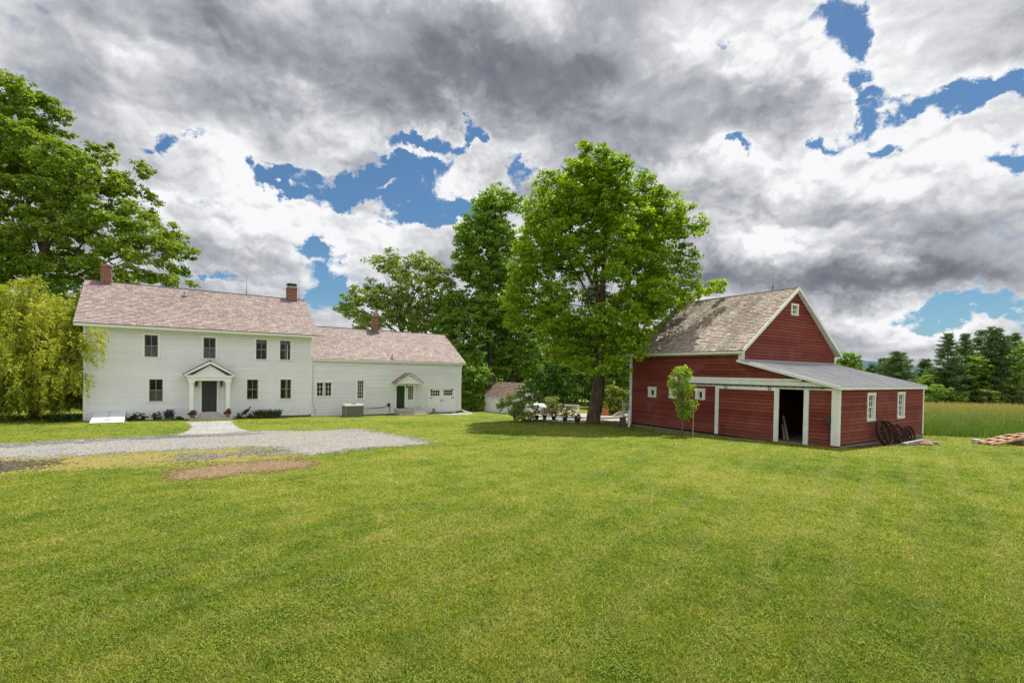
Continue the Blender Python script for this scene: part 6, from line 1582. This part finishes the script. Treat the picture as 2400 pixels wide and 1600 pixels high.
wheel(3.55, .62, 1.22, .16, 12, .1, 'largest rusty iron wheel, first in the row from the barn door side', .30, -.06)
wheel(4.55, .46, 1.18, .10, 14, .3, 'tall rusty iron wheel second in the row, just right of the largest', .30, -.06)
wheel(5.05, .66, 1.00, .08, 10, .2, 'rusty iron wheel in the middle of the row, below the second window', .30, -.06)
wheel(5.75, .48, .90, .07, 10, .5, 'rusty iron wheel fourth in the row, spokes toward the viewer', .33, -.06)
wheel(6.25, .60, .78, .07, 8, .2, 'small spoked rusty wheel almost hidden between its neighbours', .30, -.06)
wheel(7.15, .42, .86, .09, 8, .4, 'rusty iron wheel standing apart at the far end of the row', .33, -.06)
p = barnpt(1.05, 4.1, 0); m = MB(); m.bar((0, 0, 0), (2.75, 0, .02), .20, .16)
o = tag(m.build('timber', simple('grey_timber', (.30, .27, .23), .9, .1, var=.35, scale=4), None, loc=(p[0], p[1], G(p[0], p[1]) + .06)), 'grey weathered timber lying in front of the iron wheels', 'timber'); o.rotation_euler = (0, 0, math.atan2(.535, .845) + .02)
for i, (u, v, s, h, lab) in enumerate(((1.35, 6.0, .26, .16, 'pinkish rock at the left of the small rock heap by the wheels'), (1.15, 6.5, .30, .20, 'largest rock of the small heap by the wheels'), (1.45, 6.75, .22, .14, 'flat reddish rock at the right of the small rock heap'), (1.0, 7.1, .24, .15, 'brown rock nearest the far barn corner'))):
    rg = random.Random(i + 5); p = barnpt(u, v, 0); m = MB()
    prof = [(s * .8, -.03), (s, h * .3), (s * .75, h * .8), (s * .3, h)]
    m.lathe(prof, 7); m.v = [(x * rg.uniform(.8, 1.2), y * rg.uniform(.7, 1.1), z * rg.uniform(.85, 1.15)) for x, y, z in m.v]
    tag(m.build('rock', simple('heap_rock', (.30, .21, .17), .9, .1, var=.4, scale=5, bump=.4), None, loc=(p[0], p[1], G(p[0], p[1]))), lab, 'rock', 'rocks by the iron wheels')
_c = [barnpt(u, v, 0)[:2] for u, v in ((.05, .6), (.5, 1.2), (.65, 3.0), (.9, 4.0), (1.5, 6.0), (1.5, 7.4), (.5, 7.7), (.05, 7.6))]
sheet('dirt_strip', _c, .07, .012, gravel_mat('leafy_dirt', (.035, .022, .016), (.09, .055, .04), (.22, .15, .11), 0, scale=14), .12, 'dark strip of dirt along the lean-to wall under the wheels', 'dirt', 13.0)
# pallets
M_PAL = simple('pallet_wood', (.42, .255, .175), .85, .15, var=.25, scale=3, island=.22)
def pallet(name, label, loc, rz, tilt, L=1.95, W=1.1):
    root = thing(name, label, 'pallet', loc, rz, 'wooden pallets on the grass'); root.rotation_euler = (0, -tilt, rz)
    for y in (-W / 2, 0, W / 2):
        m = MB(); m.box(0, L, y - .045, y + .045, .022, .115); m.build('stringer', M_PAL, root)
    for x in (.07, L * .35, L * .62, L - .07):
        m = MB(); m.box(x - .07, x + .07, -W / 2 - .05, W / 2 + .05, .116, .138); m.build('deck_board', M_PAL, root)
    for x in (.07, L - .07):
        m = MB(); m.box(x - .07, x + .07, -W / 2 - .05, W / 2 + .05, 0, .021); m.build('bottom_board', M_PAL, root)
pallet('pallet', 'tan wooden pallet with its near end on the grass and far end raised', (23.85, 24.35, G(23.85, 24.35) + .01), .12, .20, 1.85, .78)
pallet('pallet', 'second tan pallet lying behind, cut off by the edge of the view', (25.45, 24.75, G(25.4, 24.9) + .27), .20, .10, 1.9, .85)
m = MB(); m.box(-.16, .16, -.12, .12, 0, .24); m.box(-.10, .10, -.121, .121, .05, .19)
tag(m.build('concrete_block', simple('pale_block', (.55, .55, .50), .9, .1, var=.1), None, loc=(23.82, 24.85, G(23.8, 24.85))), 'pale concrete block at the low end of the pallets', 'block')
m = MB(); m.box(-.2, .2, -.5, .5, 0, .28); tag(m.build('crate', simple('old_crate', (.16, .12, .09), .9, .1, var=.3), None, loc=(25.6, 24.6, G(25.6, 24.6) - .01)), 'low dark crate propping up the raised ends of the pallets', 'crate')
# ---------------------------------------------------------------- camera
cd = bpy.data.cameras.new('camera'); cam = bpy.data.objects.new('camera', cd); COL.objects.link(cam)
cd.sensor_width = 36; cd.sensor_fit = 'HORIZONTAL'; cd.lens = 1139.88 / 2400 * 36
cd.shift_y = 88.84 / 2400; cd.clip_end = 20000; cd.clip_start = .1
_pt, _rl = -.0147, .0167
M = Matrix.Rotation(R(90) + _pt, 4, 'X') @ Matrix.Rotation(_rl, 4, 'Z')
cam.matrix_world = Matrix.Translation((0, 0, 3.1)) @ M
scene.camera = cam
scene.view_settings.view_transform = 'Standard'; scene.view_settings.look = 'None'
scene.view_settings.exposure = .35; scene.view_settings.gamma = 1; scene.view_settings.use_curve_mapping = False
cy = scene.cycles
cy.max_bounces = 8; cy.diffuse_bounces = 4; cy.glossy_bounces = 3; cy.transmission_bounces = 6; cy.transparent_max_bounces = 12
cy.caustics_reflective = False; cy.caustics_refractive = False
cy.use_denoising = True; cy.denoising_prefilter = 'NONE'
cy.sample_clamp_indirect = 4
